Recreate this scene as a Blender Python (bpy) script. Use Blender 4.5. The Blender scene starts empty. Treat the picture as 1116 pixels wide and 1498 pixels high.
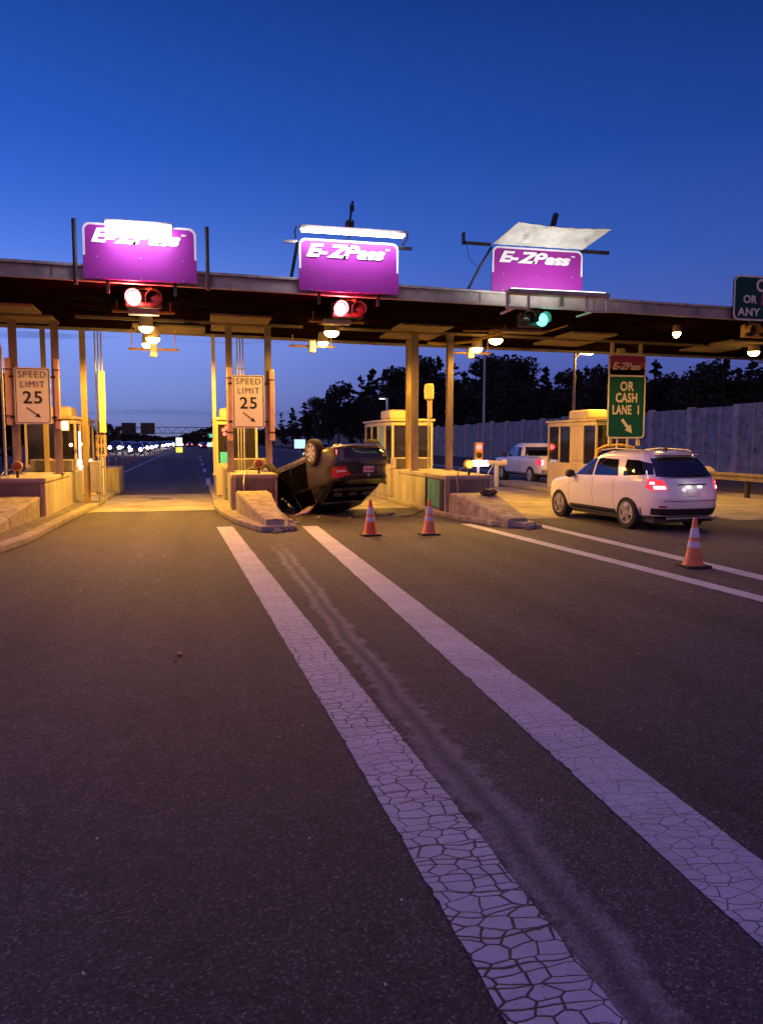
import bpy, math, random
from mathutils import Matrix, Vector
R=math.radians
random.seed(7)
S=bpy.context.scene; C=S.collection

# ------------------------------------------------------------------ materials
MATS={}
def nd(nt,t,**k):
    n=nt.nodes.new(t)
    for a,b in k.items(): setattr(n,a,b)
    return n
def mat(name,col,rough=.6,metal=0,var=.18,vs=3.0,bump=.0,bs=30,spec=.5,emit=None,es=0,coat=0,dirt=None,dirt_s=1.2,dirt_t=.55,streak=False):
    if name in MATS: return MATS[name]
    m=bpy.data.materials.new(name); m.use_nodes=True; nt=m.node_tree; b=nt.nodes['Principled BSDF']
    b.inputs['Roughness'].default_value=rough; b.inputs['Metallic'].default_value=metal
    b.inputs['Specular IOR Level'].default_value=spec; b.inputs['Coat Weight'].default_value=coat
    tc=nd(nt,'ShaderNodeTexCoord'); L=nt.links
    n=nd(nt,'ShaderNodeTexNoise'); n.inputs['Scale'].default_value=vs; n.inputs['Detail'].default_value=8; n.inputs['Roughness'].default_value=.65
    if streak:
        mp=nd(nt,'ShaderNodeMapping'); mp.inputs['Scale'].default_value=(1,1,.18); L.new(tc.outputs['Object'],mp.inputs['Vector']); src=mp.outputs[0]
    else: src=tc.outputs['Object']
    L.new(src,n.inputs['Vector'])
    r=nd(nt,'ShaderNodeValToRGB'); c0=[max(0,c*(1-var*1.6)) for c in col]; c1=[min(1,c*(1+var)) for c in col]
    r.color_ramp.elements[0].position=.3; r.color_ramp.elements[0].color=(*c0,1)
    r.color_ramp.elements[1].position=.7; r.color_ramp.elements[1].color=(*c1,1)
    L.new(n.outputs['Fac'],r.inputs['Fac']); out=r.outputs['Color']
    if dirt:
        n2=nd(nt,'ShaderNodeTexNoise'); n2.inputs['Scale'].default_value=dirt_s; n2.inputs['Detail'].default_value=10; n2.inputs['Roughness'].default_value=.7
        L.new(src,n2.inputs['Vector'])
        mr=nd(nt,'ShaderNodeMapRange'); mr.inputs['From Min'].default_value=dirt_t; mr.inputs['From Max'].default_value=dirt_t+.12
        L.new(n2.outputs['Fac'],mr.inputs['Value'])
        mx=nd(nt,'ShaderNodeMix',data_type='RGBA'); mx.inputs['B'].default_value=(*dirt,1)
        L.new(mr.outputs[0],mx.inputs['Factor']); L.new(out,mx.inputs['A']); out=mx.outputs['Result']
    L.new(out,b.inputs['Base Color'])
    if bump:
        n3=nd(nt,'ShaderNodeTexNoise'); n3.inputs['Scale'].default_value=bs; n3.inputs['Detail'].default_value=6
        L.new(tc.outputs['Object'],n3.inputs['Vector'])
        bp=nd(nt,'ShaderNodeBump'); bp.inputs['Strength'].default_value=bump; bp.inputs['Distance'].default_value=.02
        L.new(n3.outputs['Fac'],bp.inputs['Height']); L.new(bp.outputs[0],b.inputs['Normal'])
    if emit: b.inputs['Emission Color'].default_value=(*emit,1); b.inputs['Emission Strength'].default_value=es
    MATS[name]=m; return m

def asphalt_mat():
    m=bpy.data.materials.new('asphalt'); m.use_nodes=True; nt=m.node_tree; b=nt.nodes['Principled BSDF']; L=nt.links
    tc=nd(nt,'ShaderNodeTexCoord'); P=tc.outputs['Object']
    b.inputs['Roughness'].default_value=.80; b.inputs['Specular IOR Level'].default_value=.3
    def mth(op,a,bb=None,c=None):
        n=nd(nt,'ShaderNodeMath',operation=op)
        for i,v in enumerate((a,bb,c)):
            if v is None: continue
            if isinstance(v,(int,float)): n.inputs[i].default_value=v
            else: L.new(v,n.inputs[i])
        return n.outputs[0]
    vo=nd(nt,'ShaderNodeTexVoronoi',voronoi_dimensions='2D'); vo.inputs['Scale'].default_value=105; L.new(P,vo.inputs['Vector'])
    sx=nd(nt,'ShaderNodeSeparateColor'); L.new(vo.outputs['Color'],sx.inputs[0])
    r=nd(nt,'ShaderNodeValToRGB'); e=r.color_ramp.elements
    e[0].position=0; e[0].color=(.045,.040,.038,1); e[1].position=1; e[1].color=(.23,.215,.205,1)
    x=e.new(.62); x.color=(.078,.071,.070,1); x=e.new(.9); x.color=(.115,.105,.104,1)
    L.new(sx.outputs[0],r.inputs['Fac'])
    n=nd(nt,'ShaderNodeTexNoise'); n.inputs['Scale'].default_value=.55; n.inputs['Detail'].default_value=9; n.inputs['Roughness'].default_value=.62
    mp=nd(nt,'ShaderNodeMapping'); mp.inputs['Scale'].default_value=(1.3,.35,1); L.new(P,mp.inputs['Vector']); L.new(mp.outputs[0],n.inputs['Vector'])
    mr=nd(nt,'ShaderNodeMapRange'); mr.inputs['From Min'].default_value=.3; mr.inputs['From Max'].default_value=.7; mr.inputs['To Min'].default_value=.72; mr.inputs['To Max'].default_value=1.3
    L.new(n.outputs['Fac'],mr.inputs['Value'])
    mpb=nd(nt,'ShaderNodeMapping'); mpb.inputs['Scale'].default_value=(.85,.03,1); L.new(P,mpb.inputs['Vector'])
    nb=nd(nt,'ShaderNodeTexNoise'); nb.inputs['Scale'].default_value=1.0; nb.inputs['Detail'].default_value=3; L.new(mpb.outputs[0],nb.inputs['Vector'])
    mb_=nd(nt,'ShaderNodeMapRange'); mb_.inputs['From Min'].default_value=.32; mb_.inputs['From Max'].default_value=.68; mb_.inputs['To Min'].default_value=.72; mb_.inputs['To Max'].default_value=1.22; L.new(nb.outputs['Fac'],mb_.inputs['Value'])
    nf=nd(nt,'ShaderNodeTexNoise'); nf.inputs['Scale'].default_value=7; nf.inputs['Detail'].default_value=6; L.new(P,nf.inputs['Vector'])
    mf=nd(nt,'ShaderNodeMapRange'); mf.inputs['From Min'].default_value=.3; mf.inputs['From Max'].default_value=.7; mf.inputs['To Min'].default_value=.84; mf.inputs['To Max'].default_value=1.15; L.new(nf.outputs['Fac'],mf.inputs['Value'])
    no=nd(nt,'ShaderNodeTexNoise'); no.inputs['Scale'].default_value=5.5; no.inputs['Detail'].default_value=4; L.new(P,no.inputs['Vector'])
    mo=nd(nt,'ShaderNodeMapRange'); mo.inputs['From Min'].default_value=.66; mo.inputs['From Max'].default_value=.72; mo.inputs['To Min'].default_value=1; mo.inputs['To Max'].default_value=.6; L.new(no.outputs['Fac'],mo.inputs['Value'])
    mr_out=mth('MULTIPLY',mth('MULTIPLY',mth('MULTIPLY',mr.outputs[0],mb_.outputs[0]),mf.outputs[0]),mo.outputs[0])
    hs=nd(nt,'ShaderNodeMix',data_type='RGBA',blend_type='MULTIPLY'); hs.inputs['Factor'].default_value=1
    L.new(r.outputs['Color'],hs.inputs['A']); L.new(mr_out,hs.inputs['B'])
    # pale worn sealing strip between the gore stripes
    sp=nd(nt,'ShaderNodeSeparateXYZ'); L.new(P,sp.inputs[0])
    n2=nd(nt,'ShaderNodeTexNoise'); n2.inputs['Scale'].default_value=.9; n2.inputs['Detail'].default_value=2; L.new(P,n2.inputs['Vector'])
    n4=nd(nt,'ShaderNodeTexNoise'); n4.inputs['Scale'].default_value=7; n4.inputs['Detail'].default_value=9; n4.inputs['Roughness'].default_value=.75; L.new(P,n4.inputs['Vector'])
    cx=mth('ADD',mth('MULTIPLY',n2.outputs['Fac'],.22),1.31)
    dx=mth('ABSOLUTE',mth('SUBTRACT',sp.outputs['X'],cx))
    wid=mth('ADD',mth('MULTIPLY',n4.outputs['Fac'],.40),-.045)
    band=nd(nt,'ShaderNodeMapRange'); band.inputs['From Min'].default_value=0; band.inputs['From Max'].default_value=.07; L.new(mth('SUBTRACT',wid,dx),band.inputs['Value'])
    yl=nd(nt,'ShaderNodeMapRange'); yl.inputs['From Min'].default_value=14.2; yl.inputs['From Max'].default_value=12.6; L.new(sp.outputs['Y'],yl.inputs['Value'])
    core=nd(nt,'ShaderNodeMapRange'); core.inputs['From Min'].default_value=.012; core.inputs['From Max'].default_value=.075; core.inputs['To Min'].default_value=.25; L.new(dx,core.inputs['Value'])
    k=mth('MULTIPLY',mth('MULTIPLY',mth('MULTIPLY',band.outputs[0],yl.outputs[0]),core.outputs[0]),.55)
    k2=mth('MULTIPLY',k,mth('ADD',sx.outputs[1],.55))
    mx=nd(nt,'ShaderNodeMix',data_type='RGBA'); mx.inputs['B'].default_value=(.34,.32,.32,1)
    L.new(k2,mx.inputs['Factor']); L.new(hs.outputs['Result'],mx.inputs['A'])
    L.new(mx.outputs['Result'],b.inputs['Base Color'])
    n3=nd(nt,'ShaderNodeTexNoise'); n3.inputs['Scale'].default_value=160; n3.inputs['Detail'].default_value=3; L.new(P,n3.inputs['Vector'])
    bp=nd(nt,'ShaderNodeBump'); bp.inputs['Strength'].default_value=.55; bp.inputs['Distance'].default_value=.008
    L.new(mth('ADD',n3.outputs['Fac'],mth('MULTIPLY',vo.outputs['Distance'],-.6)),bp.inputs['Height']); L.new(bp.outputs[0],b.inputs['Normal'])
    return m

def paint_mat(name,crack,width):
    """worn thermoplastic road paint split by cracks that run mostly across the stripe"""
    m=bpy.data.materials.new(name); m.use_nodes=True; nt=m.node_tree; b=nt.nodes['Principled BSDF']; L=nt.links
    tc=nd(nt,'ShaderNodeTexCoord'); P=tc.outputs['Object']; b.inputs['Roughness'].default_value=.7
    nz=nd(nt,'ShaderNodeTexNoise'); nz.inputs['Scale'].default_value=4.5; nz.inputs['Detail'].default_value=4; L.new(P,nz.inputs['Vector'])
    ad=nd(nt,'ShaderNodeVectorMath',operation='MULTIPLY_ADD'); ad.inputs[1].default_value=(.07,.07,0); L.new(nz.outputs['Color'],ad.inputs[0]); L.new(P,ad.inputs[2])
    mp=nd(nt,'ShaderNodeMapping'); mp.inputs['Scale'].default_value=(8.8,13.5,1); L.new(ad.outputs[0],mp.inputs['Vector'])
    v=nd(nt,'ShaderNodeTexVoronoi',feature='DISTANCE_TO_EDGE',voronoi_dimensions='2D'); v.inputs['Scale'].default_value=1.0; v.inputs['Randomness'].default_value=.8; L.new(mp.outputs[0],v.inputs['Vector'])
    sp=nd(nt,'ShaderNodeSeparateXYZ'); L.new(P,sp.inputs[0])
    # crack width: wide near the shoulder of the photo, thin farther up, broken by noise
    yr=nd(nt,'ShaderNodeMapRange'); yr.inputs['From Min'].default_value=2; yr.inputs['From Max'].default_value=11; yr.inputs['To Min'].default_value=1; yr.inputs['To Max'].default_value=.38; L.new(sp.outputs['Y'],yr.inputs['Value'])
    n5=nd(nt,'ShaderNodeTexNoise'); n5.inputs['Scale'].default_value=1.7; n5.inputs['Detail'].default_value=5; L.new(P,n5.inputs['Vector'])
    n5r=nd(nt,'ShaderNodeMapRange'); n5r.inputs['From Min'].default_value=.36; n5r.inputs['From Max'].default_value=.62; n5r.inputs['To Min'].default_value=.35; n5r.inputs['To Max'].default_value=.85; L.new(n5.outputs['Fac'],n5r.inputs['Value'])
    def mth(op,a,bb):
        n=nd(nt,'ShaderNodeMath',operation=op)
        for i,vv in enumerate((a,bb)):
            if isinstance(vv,(int,float)): n.inputs[i].default_value=vv
            else: L.new(vv,n.inputs[i])
        return n.outputs[0]
    w=mth('MULTIPLY',mth('MULTIPLY',yr.outputs[0],n5r.outputs[0]),width)
    def line(dist,ww):
        t=mth('DIVIDE',dist,ww); n=nd(nt,'ShaderNodeMapRange'); n.inputs['From Min'].default_value=.4; n.inputs['From Max'].default_value=1.1
        n.inputs['To Min'].default_value=1; n.inputs['To Max'].default_value=0; L.new(t,n.inputs['Value']); return n.outputs[0]
    sp2=nd(nt,'ShaderNodeSeparateXYZ'); L.new(ad.outputs[0],sp2.inputs[0])
    n8=nd(nt,'ShaderNodeTexNoise'); n8.inputs['Scale'].default_value=1.3; n8.inputs['Detail'].default_value=2; L.new(P,n8.inputs['Vector'])
    yy=mth('ADD',mth('ADD',mth('MULTIPLY',sp2.outputs['Y'],7.5),mth('MULTIPLY',sp2.outputs['X'],.7)),mth('MULTIPLY',n8.outputs['Fac'],3.2))
    d2=mth('ABSOLUTE',mth('SUBTRACT',mth('FRACT',yy,0),.5),0)
    ck=mth('MULTIPLY',mth('MAXIMUM',line(v.outputs['Distance'],w),line(d2,mth('MULTIPLY',w,.8))),crack)
    n6=nd(nt,'ShaderNodeTexNoise'); n6.inputs['Scale'].default_value=2.2; n6.inputs['Detail'].default_value=9; n6.inputs['Roughness'].default_value=.7; L.new(P,n6.inputs['Vector'])
    r=nd(nt,'ShaderNodeValToRGB'); r.color_ramp.elements[0].position=.3; r.color_ramp.elements[0].color=(.43,.44,.47,1); r.color_ramp.elements[1].position=.65; r.color_ramp.elements[1].color=(.60,.62,.68,1)
    L.new(n6.outputs['Fac'],r.inputs['Fac'])
    # grit holes
    n7=nd(nt,'ShaderNodeTexNoise'); n7.inputs['Scale'].default_value=70; n7.inputs['Detail'].default_value=5; L.new(P,n7.inputs['Vector'])
    g=nd(nt,'ShaderNodeMapRange'); g.inputs['From Min'].default_value=.6; g.inputs['From Max'].default_value=.72; L.new(n7.outputs['Fac'],g.inputs['Value'])
    mx0=nd(nt,'ShaderNodeMix',data_type='RGBA'); mx0.inputs['B'].default_value=(.2,.19,.19,1); L.new(mth('MULTIPLY',g.outputs[0],.7),mx0.inputs['Factor']); L.new(r.outputs[0],mx0.inputs['A'])
    # flaked chips
    n9=nd(nt,'ShaderNodeTexNoise'); n9.inputs['Scale'].default_value=13; n9.inputs['Detail'].default_value=7; n9.inputs['Roughness'].default_value=.7; L.new(P,n9.inputs['Vector'])
    ch=nd(nt,'ShaderNodeMapRange'); ch.inputs['From Min'].default_value=.655; ch.inputs['From Max'].default_value=.69; L.new(n9.outputs['Fac'],ch.inputs['Value'])
    ck=mth('MAXIMUM',ck,mth('MULTIPLY',ch.outputs[0],.75))
    mx=nd(nt,'ShaderNodeMix',data_type='RGBA'); mx.inputs['B'].default_value=(.045,.04,.04,1)
    L.new(ck,mx.inputs['Factor']); L.new(mx0.outputs['Result'],mx.inputs['A']); L.new(mx.outputs['Result'],b.inputs['Base Color'])
    bp=nd(nt,'ShaderNodeBump'); bp.inputs['Strength'].default_value=.6; bp.inputs['Distance'].default_value=.006; bp.invert=True
    L.new(ck,bp.inputs['Height']); L.new(bp.outputs[0],b.inputs['Normal'])
    return m

M_asph=asphalt_mat()
M_lineA=paint_mat('cracked_road_paint',1.0,.10); M_lineB=paint_mat('fine_cracked_road_paint',.8,.05); M_lineC=paint_mat('worn_road_paint',.3,.03)
M_conc=mat('concrete',(.36,.33,.28),.88,var=.22,vs=2.5,bump=.35,bs=45,dirt=(.16,.13,.10),dirt_s=1.6,dirt_t=.56,streak=True)
M_concpad=mat('concrete_pad',(.33,.3,.25),.8,var=.25,vs=1.1,bump=.2,bs=60,dirt=(.2,.17,.13),dirt_s=.8,dirt_t=.52)
M_oldconc=mat('old_concrete',(.33,.30,.25),.92,var=.3,vs=5,bump=.45,bs=30,dirt=(.12,.105,.09),dirt_s=3,dirt_t=.55)
M_kerb=mat('kerb_stone',(.33,.3,.25),.9,var=.3,vs=4,bump=.5,bs=30,dirt=(.13,.11,.09),dirt_s=2.4,dirt_t=.56)
M_infill=mat('island_infill',(.16,.145,.13),.95,var=.4,vs=5,bump=.6,bs=40)
M_wood=mat('weathered_board',(.15,.13,.12),.85,var=.3,vs=4,bump=.3,bs=25,streak=True,dirt=(.09,.07,.06),dirt_s=2)
M_rubber=mat('black_rubber',(.035,.03,.03),.75,var=.3,vs=8,bump=.2)
M_teal=mat('teal_paint',(.10,.34,.33),.7,var=.35,vs=5,bump=.2,dirt=(.3,.27,.2),dirt_s=2.6,dirt_t=.54,streak=True)
M_steel=mat('painted_steel_post',(.30,.24,.21),.55,metal=.15,var=.3,vs=6,bump=.15,dirt=(.16,.09,.06),dirt_s=3,dirt_t=.6,streak=True)
M_galv=mat('galvanised_steel',(.42,.40,.37),.45,metal=.5,var=.25,vs=7,bump=.1,streak=True)
M_dark=mat('dark_steel',(.035,.03,.03),.5,metal=.4,var=.4,vs=6)
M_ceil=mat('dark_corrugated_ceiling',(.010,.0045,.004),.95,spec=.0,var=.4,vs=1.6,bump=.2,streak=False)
M_fascia=mat('weathered_fascia',(.33,.29,.27),.6,metal=.1,var=.25,vs=2,dirt=(.17,.13,.11),dirt_s=2.2,dirt_t=.57,bump=.1)
M_panel=mat('ceiling_panel',(.24,.19,.13),.8,spec=.1,var=.15,vs=2)
M_purple=mat('purple_sign_sheet',(.27,.022,.27),.45,var=.07,vs=.9,spec=.3)
M_magenta=mat('magenta_sign_sheet',(.34,.03,.14),.5,var=.08,vs=3)
M_green=mat('green_sign_sheet',(.0,.085,.070),.5,spec=.25,var=.12,vs=3)
M_dgreen=mat('dark_green_sign_sheet',(.004,.060,.048),.6,spec=.15,var=.12,vs=3)
M_signw=mat('speed_sign_white',(.90,.87,.93),.5,var=.04,vs=4)
M_white=mat('white_sheet',(.78,.76,.76),.5,var=.05,vs=4)
M_offw=mat('sign_lettering_white',(.72,.66,.62),.5,var=.06,vs=5)
M_black=mat('black_lettering',(.02,.018,.018),.6,var=.2)
M_pink=mat('orange_post_sleeve',(.72,.44,.40),.55,var=.18,vs=6,streak=True)
M_tan=mat('booth_tan_paint',(.55,.44,.29),.5,var=.14,vs=3,dirt=(.3,.22,.13),dirt_s=2,dirt_t=.6,bump=.05,streak=True)
M_boothg=mat('booth_green_panel',(.25,.38,.33),.5,var=.15,vs=3,streak=True,dirt=(.3,.3,.24),dirt_s=2.2,dirt_t=.6)
M_acy=mat('pale_metal_cover',(.66,.55,.3),.5,var=.1,vs=3)
M_glass=mat('dark_window_glass',(.018,.016,.018),.06,var=.1,spec=.8)
M_sglass=mat('tinted_car_glass',(.008,.008,.011),.04,var=.1,spec=.9,coat=.5)
M_wpaint=mat('white_car_paint',(.86,.85,.85),.2,var=.03,vs=2,coat=.7)
M_npaint=mat('dark_navy_car_paint',(.009,.008,.026),.22,var=.2,vs=3,coat=.7,dirt=(.03,.023,.025),dirt_s=2,dirt_t=.56)
M_flank=mat('lamplit_brown_car_paint',(.040,.026,.020),.42,var=.25,vs=4,coat=.15,dirt=(.04,.032,.03),dirt_s=3,dirt_t=.57,bump=.1,bs=12)  # wreck's flank, with its lamplit brown put into the colour
M_clad=mat('black_car_plastic',(.028,.026,.027),.6,var=.25,vs=6)
M_under=mat('car_underbody',(.05,.042,.036),.8,var=.4,vs=8,bump=.4,dirt=(.12,.09,.06),dirt_s=5)
M_void=mat('painted_cavity_shade',(.004,.0035,.0035),1,var=.3,spec=0)  # near-black that paints the shade of openings onto closed surfaces
M_tyre=mat('tyre_rubber',(.022,.020,.020),.85,var=.3,vs=10,bump=.2)
M_rim=mat('alloy_rim',(.52,.50,.48),.35,metal=.3,var=.1)
M_redl=mat('red_lamp_lens',(.45,.02,.02),.25,var=.2,vs=20,coat=.5)
M_redlit=mat('lit_tail_lamp',(.45,.02,.03),.3,emit=(1,.05,.07),es=.9)
M_redhot=mat('lit_brake_lamp',(.9,.4,.4),.3,emit=(1,.42,.50),es=4.5)
M_platel=mat('lit_plate_lamp',(.8,.8,.8),.3,emit=(1,.86,.7),es=5)
M_head=mat('lit_headlight',(1,1,1),.3,emit=(1,.93,.88),es=120)
M_tailfar=mat('distant_tail_light',(.8,.1,.1),.3,emit=(1,.09,.12),es=11)
M_sod=mat('sodium_lamp_lens',(1,.8,.4),.3,emit=(1,.62,.20),es=34)
M_sodsoft=mat('sodium_lit_diffuser',(1,.85,.5),.4,emit=(1,.66,.24),es=9)
M_tube=mat('white_fluorescent_tube',(1,1,1),.3,emit=(.93,.86,1),es=22)
M_tubes=mat('soft_fluorescent_tube',(1,1,1),.3,emit=(.9,.86,1),es=3.0)
M_sigred=mat('lit_red_signal_lens',(1,.1,.1),.3,emit=(1,.06,.08),es=12)
M_sigcore=mat('red_signal_core',(1,.5,.5),.3,emit=(1,.6,.6),es=30)
M_sigreds=mat('small_lit_red_signal_lens',(1,.1,.1),.3,emit=(1,.07,.07),es=7)
M_siggrn=mat('lit_green_signal_lens',(.2,1,.8),.3,emit=(.12,1,.72),es=3.2)
M_lensr=mat('unlit_red_signal_lens',(.10,.02,.02),.25,coat=.5)
M_lensd=mat('unlit_dark_signal_lens',(.03,.03,.03),.25,coat=.5)
M_amber=mat('unlit_amber_lens',(.30,.09,.02),.35,coat=.4)
M_amberl=mat('lit_amber_lens',(.8,.5,.1),.35,emit=(1,.6,.1),es=1.8)
M_sigy=mat('yellow_signal_housing',(.62,.36,.06),.5,var=.2,vs=6,dirt=(.25,.13,.04),dirt_s=5,dirt_t=.6)
M_cone=mat('orange_cone_plastic',(.72,.10,.03),.5,var=.15,vs=8,dirt=(.38,.08,.04),dirt_s=7,dirt_t=.6)
M_refl=mat('cone_reflective_collar',(.66,.60,.66),.4,var=.12,vs=9)
M_nwall=mat('noise_wall_boards',(.36,.32,.31),.85,var=.3,vs=2,dirt=(.09,.08,.09),dirt_s=1.5,bump=.1)
M_nlight=mat('noise_wall_post_concrete',(.50,.43,.40),.85,var=.2,vs=2,bump=.1)
M_dirt=mat('dirt_ground',(.085,.06,.042),.95,var=.5,vs=2.5,bump=.8,bs=9,dirt=(.04,.03,.022),dirt_s=1.2)
M_bark=mat('bark',(.05,.038,.03),.9,var=.3,bump=.3)
M_leaf=mat('dark_foliage',(.02,.020,.014),.9,var=.5,vs=.6)
M_leaf2=mat('pine_foliage',(.017,.019,.013),.9,var=.5,vs=.8)
M_orange=mat('orange_delineator_plastic',(.7,.14,.05),.5,var=.1)
M_cloth=mat('pale_torn_fabric',(.42,.28,.24),.9,var=.3,vs=9,bump=.4)
M_brick=mat('island_side_patch',(.2,.15,.1),.9,var=.4,vs=6)

# ------------------------------------------------------------------ mesh helpers
class MB:
    def __init__(s,o=(0,0,0)): s.v=[]; s.f=[]; s.o=Vector(o)
    def add(s,vs,fs,M=None):
        n=len(s.v)
        for p in vs:
            p=Vector(p)
            if M is not None: p=M@p
            s.v.append(tuple(p-s.o))
        s.f+= [tuple(i+n for i in f) for f in fs]; return s
    def box(s,x0,x1,y0,y1,z0,z1,M=None):
        vs=[(x,y,z) for z in (z0,z1) for y in (y0,y1) for x in (x0,x1)]
        return s.add(vs,[(0,2,3,1),(4,5,7,6),(0,1,5,4),(2,6,7,3),(0,4,6,2),(1,3,7,5)],M)
    def cyl(s,p0,p1,r0,r1=None,n=16,cap=True):
        r1=r0 if r1 is None else r1; p0=Vector(p0); p1=Vector(p1); d=(p1-p0).normalized()
        a=d.orthogonal().normalized(); b=d.cross(a); vs=[];
        for p,r in ((p0,r0),(p1,r1)):
            for i in range(n):
                t=2*math.pi*i/n; vs.append(p+a*r*math.cos(t)+b*r*math.sin(t))
        fs=[(i,(i+1)%n,n+(i+1)%n,n+i) for i in range(n)]
        if cap: fs+=[tuple(range(n))[::-1],tuple(range(n,2*n))]
        return s.add(vs,fs)
    def tube(s,pts,r,n=8):
        pts=[Vector(p) for p in pts]; vs=[]; fs=[]
        a=None
        for k,p in enumerate(pts):
            d=((pts[min(k+1,len(pts)-1)]-pts[max(k-1,0)])).normalized()
            a=d.orthogonal().normalized() if a is None else (a-d*a.dot(d)).normalized()
            b=d.cross(a)
            for i in range(n):
                t=2*math.pi*i/n; vs.append(p+a*r*math.cos(t)+b*r*math.sin(t))
        for k in range(len(pts)-1):
            fs+=[(k*n+i,k*n+(i+1)%n,(k+1)*n+(i+1)%n,(k+1)*n+i) for i in range(n)]
        fs+=[tuple(range(n))[::-1],tuple(range((len(pts)-1)*n,len(pts)*n))]
        return s.add(vs,fs)
    def lathe(s,c,prof,n=24,axis='z',cap=True):
        """prof: (r, h)"""
        vs=[];fs=[]
        for r,h in prof:
            for i in range(n):
                t=2*math.pi*i/n; x,y=r*math.cos(t),r*math.sin(t)
                vs.append({'z':(c[0]+x,c[1]+y,c[2]+h),'y':(c[0]+x,c[1]+h,c[2]+y),'x':(c[0]+h,c[1]+x,c[2]+y)}[axis])
        m=len(prof)
        for k in range(m-1): fs+=[(k*n+i,k*n+(i+1)%n,(k+1)*n+(i+1)%n,(k+1)*n+i) for i in range(n)]
        if cap: fs+=[tuple(range(n))[::-1],tuple(range((m-1)*n,m*n))]
        return s.add(vs,fs)
    def prism(s,poly,z0,z1):
        n=len(poly); vs=[(x,y,z0) for x,y in poly]+[(x,y,z1) for x,y in poly]
        return s.add(vs,[tuple(range(n))[::-1],tuple(range(n,2*n))]+[(i,(i+1)%n,n+(i+1)%n,n+i) for i in range(n)])
    def prismy(s,poly,y0,y1):   # poly in (x,z)
        n=len(poly); vs=[(x,y0,z) for x,z in poly]+[(x,y1,z) for x,z in poly]
        return s.add(vs,[tuple(range(n)),tuple(range(n,2*n))[::-1]]+[(i,n+i,n+(i+1)%n,(i+1)%n) for i in range(n)])
    def prismx(s,poly,x0,x1):   # poly in (y,z)
        n=len(poly); vs=[(x0,y,z) for y,z in poly]+[(x1,y,z) for y,z in poly]
        return s.add(vs,[tuple(range(n))[::-1],tuple(range(n,2*n))]+[(i,(i+1)%n,n+(i+1)%n,n+i) for i in range(n)])
    def sheet(s,poly,z): return s.add([(x,y,z) for x,y in poly],[tuple(range(len(poly)))])
    def grid(s,rows):
        n=len(rows[0]); vs=[p for r in rows for p in r]
        return s.add(vs,[(k*n+i,k*n+i+1,(k+1)*n+i+1,(k+1)*n+i) for k in range(len(rows)-1) for i in range(n-1)])
    def mesh(s,name):
        me=bpy.data.meshes.new(name); me.from_pydata(s.v,[],s.f); me.validate(); me.update(); return me
    def build(s,name,m,parent=None,smooth=False,bevel=0,angle=35,jag=0,xf=None,seg=2,fix=True):
        me=s.mesh(name)
        if fix and len(s.f)>1:
            import bmesh
            bm=bmesh.new(); bm.from_mesh(me); bmesh.ops.recalc_face_normals(bm,faces=bm.faces); bm.to_mesh(me); bm.free()
        if xf is not None: me.transform(xf)
        me.materials.append(m); o=bpy.data.objects.new(name,me); C.objects.link(o)
        if smooth:
            me.polygons.foreach_set('use_smooth',[True]*len(me.polygons)); me.set_sharp_from_angle(angle=R(angle))
        if bevel:
            b=o.modifiers.new('b','BEVEL'); b.width=bevel; b.segments=seg; b.limit_method='ANGLE'
        if parent: o.parent=parent
        return o

def tag(o,label,cat,group=None,kind=None):
    o['label']=label; o['category']=cat
    if group: o['group']=group
    if kind: o['kind']=kind
    return o
def thing(name,loc,label,cat,group=None,rz=0):
    o=bpy.data.objects.new(name,None); C.objects.link(o); o.location=loc; o.rotation_euler=(0,0,rz); o.empty_display_size=.3
    return tag(o,label,cat,group)
def struct(o): o['kind']='structure'; return o
def copy_tree(o,loc=None,rz=None,label=None,parent=None,group=None):
    c=o.copy(); C.objects.link(c)
    if parent: c.parent=parent
    for ch in o.children: copy_tree(ch,parent=c)
    if loc is not None: c.location=loc
    if rz is not None: c.rotation_euler=(0,0,rz)
    if label: c['label']=label
    if group: c['group']=group
    return c
def text_mesh(txt,size,bold=.0,shear=0,sx=1,depth=.004,align='CENTER',space=1):
    cu=bpy.data.curves.new('t','FONT'); cu.body=txt; cu.size=size; cu.offset=bold; cu.shear=shear; cu.extrude=depth; cu.align_x=align; cu.space_character=space; cu.resolution_u=4
    ob=bpy.data.objects.new('t',cu); C.objects.link(ob); dg=bpy.context.evaluated_depsgraph_get(); dg.update()
    me=bpy.data.meshes.new_from_object(ob.evaluated_get(dg)); bpy.data.objects.remove(ob)
    me.transform(Matrix.Diagonal((sx,1,1,1))); return me
def text(name,txt,size,x,y,z,m,parent,rot=None,**k):
    me=text_mesh(txt,size,**k); me.transform((rot if rot is not None else Matrix.Rotation(R(90),4,'X'))); me.transform(Matrix.Translation((x,y,z)))
    me.materials.clear(); me.materials.append(m); o=bpy.data.objects.new(name,me); C.objects.link(o); o.parent=parent; return o
def rrect(x0,x1,z0,z1,r,n=6,bl=True,tops=True):
    p=[]
    for cx,cz,a0,on in ((x1-r,z1-r,0,1),(x0+r,z1-r,90,1),(x0+r,z0+r,180,bl),(x1-r,z0+r,270,bl)):
        if on:
            for i in range(n+1):
                a=R(a0+90*i/n); p.append((cx+r*math.cos(a),cz+r*math.sin(a)))
        else: p.append((x0 if a0==180 else x1,z0))
    return p
def ring(mb,outer,inner,y0,y1):
    n=len(outer); vs=[(x,y,z) for y in (y0,y1) for q in (outer,inner) for x,z in q]
    fs=[]
    for i in range(n):
        j=(i+1)%n
        fs+=[(i,j,n+j,n+i),(2*n+i,3*n+i,3*n+j,2*n+j),(i,2*n+i,2*n+j,j),(n+i,n+j,3*n+j,3*n+i)]
    return mb.add(vs,fs)
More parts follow.
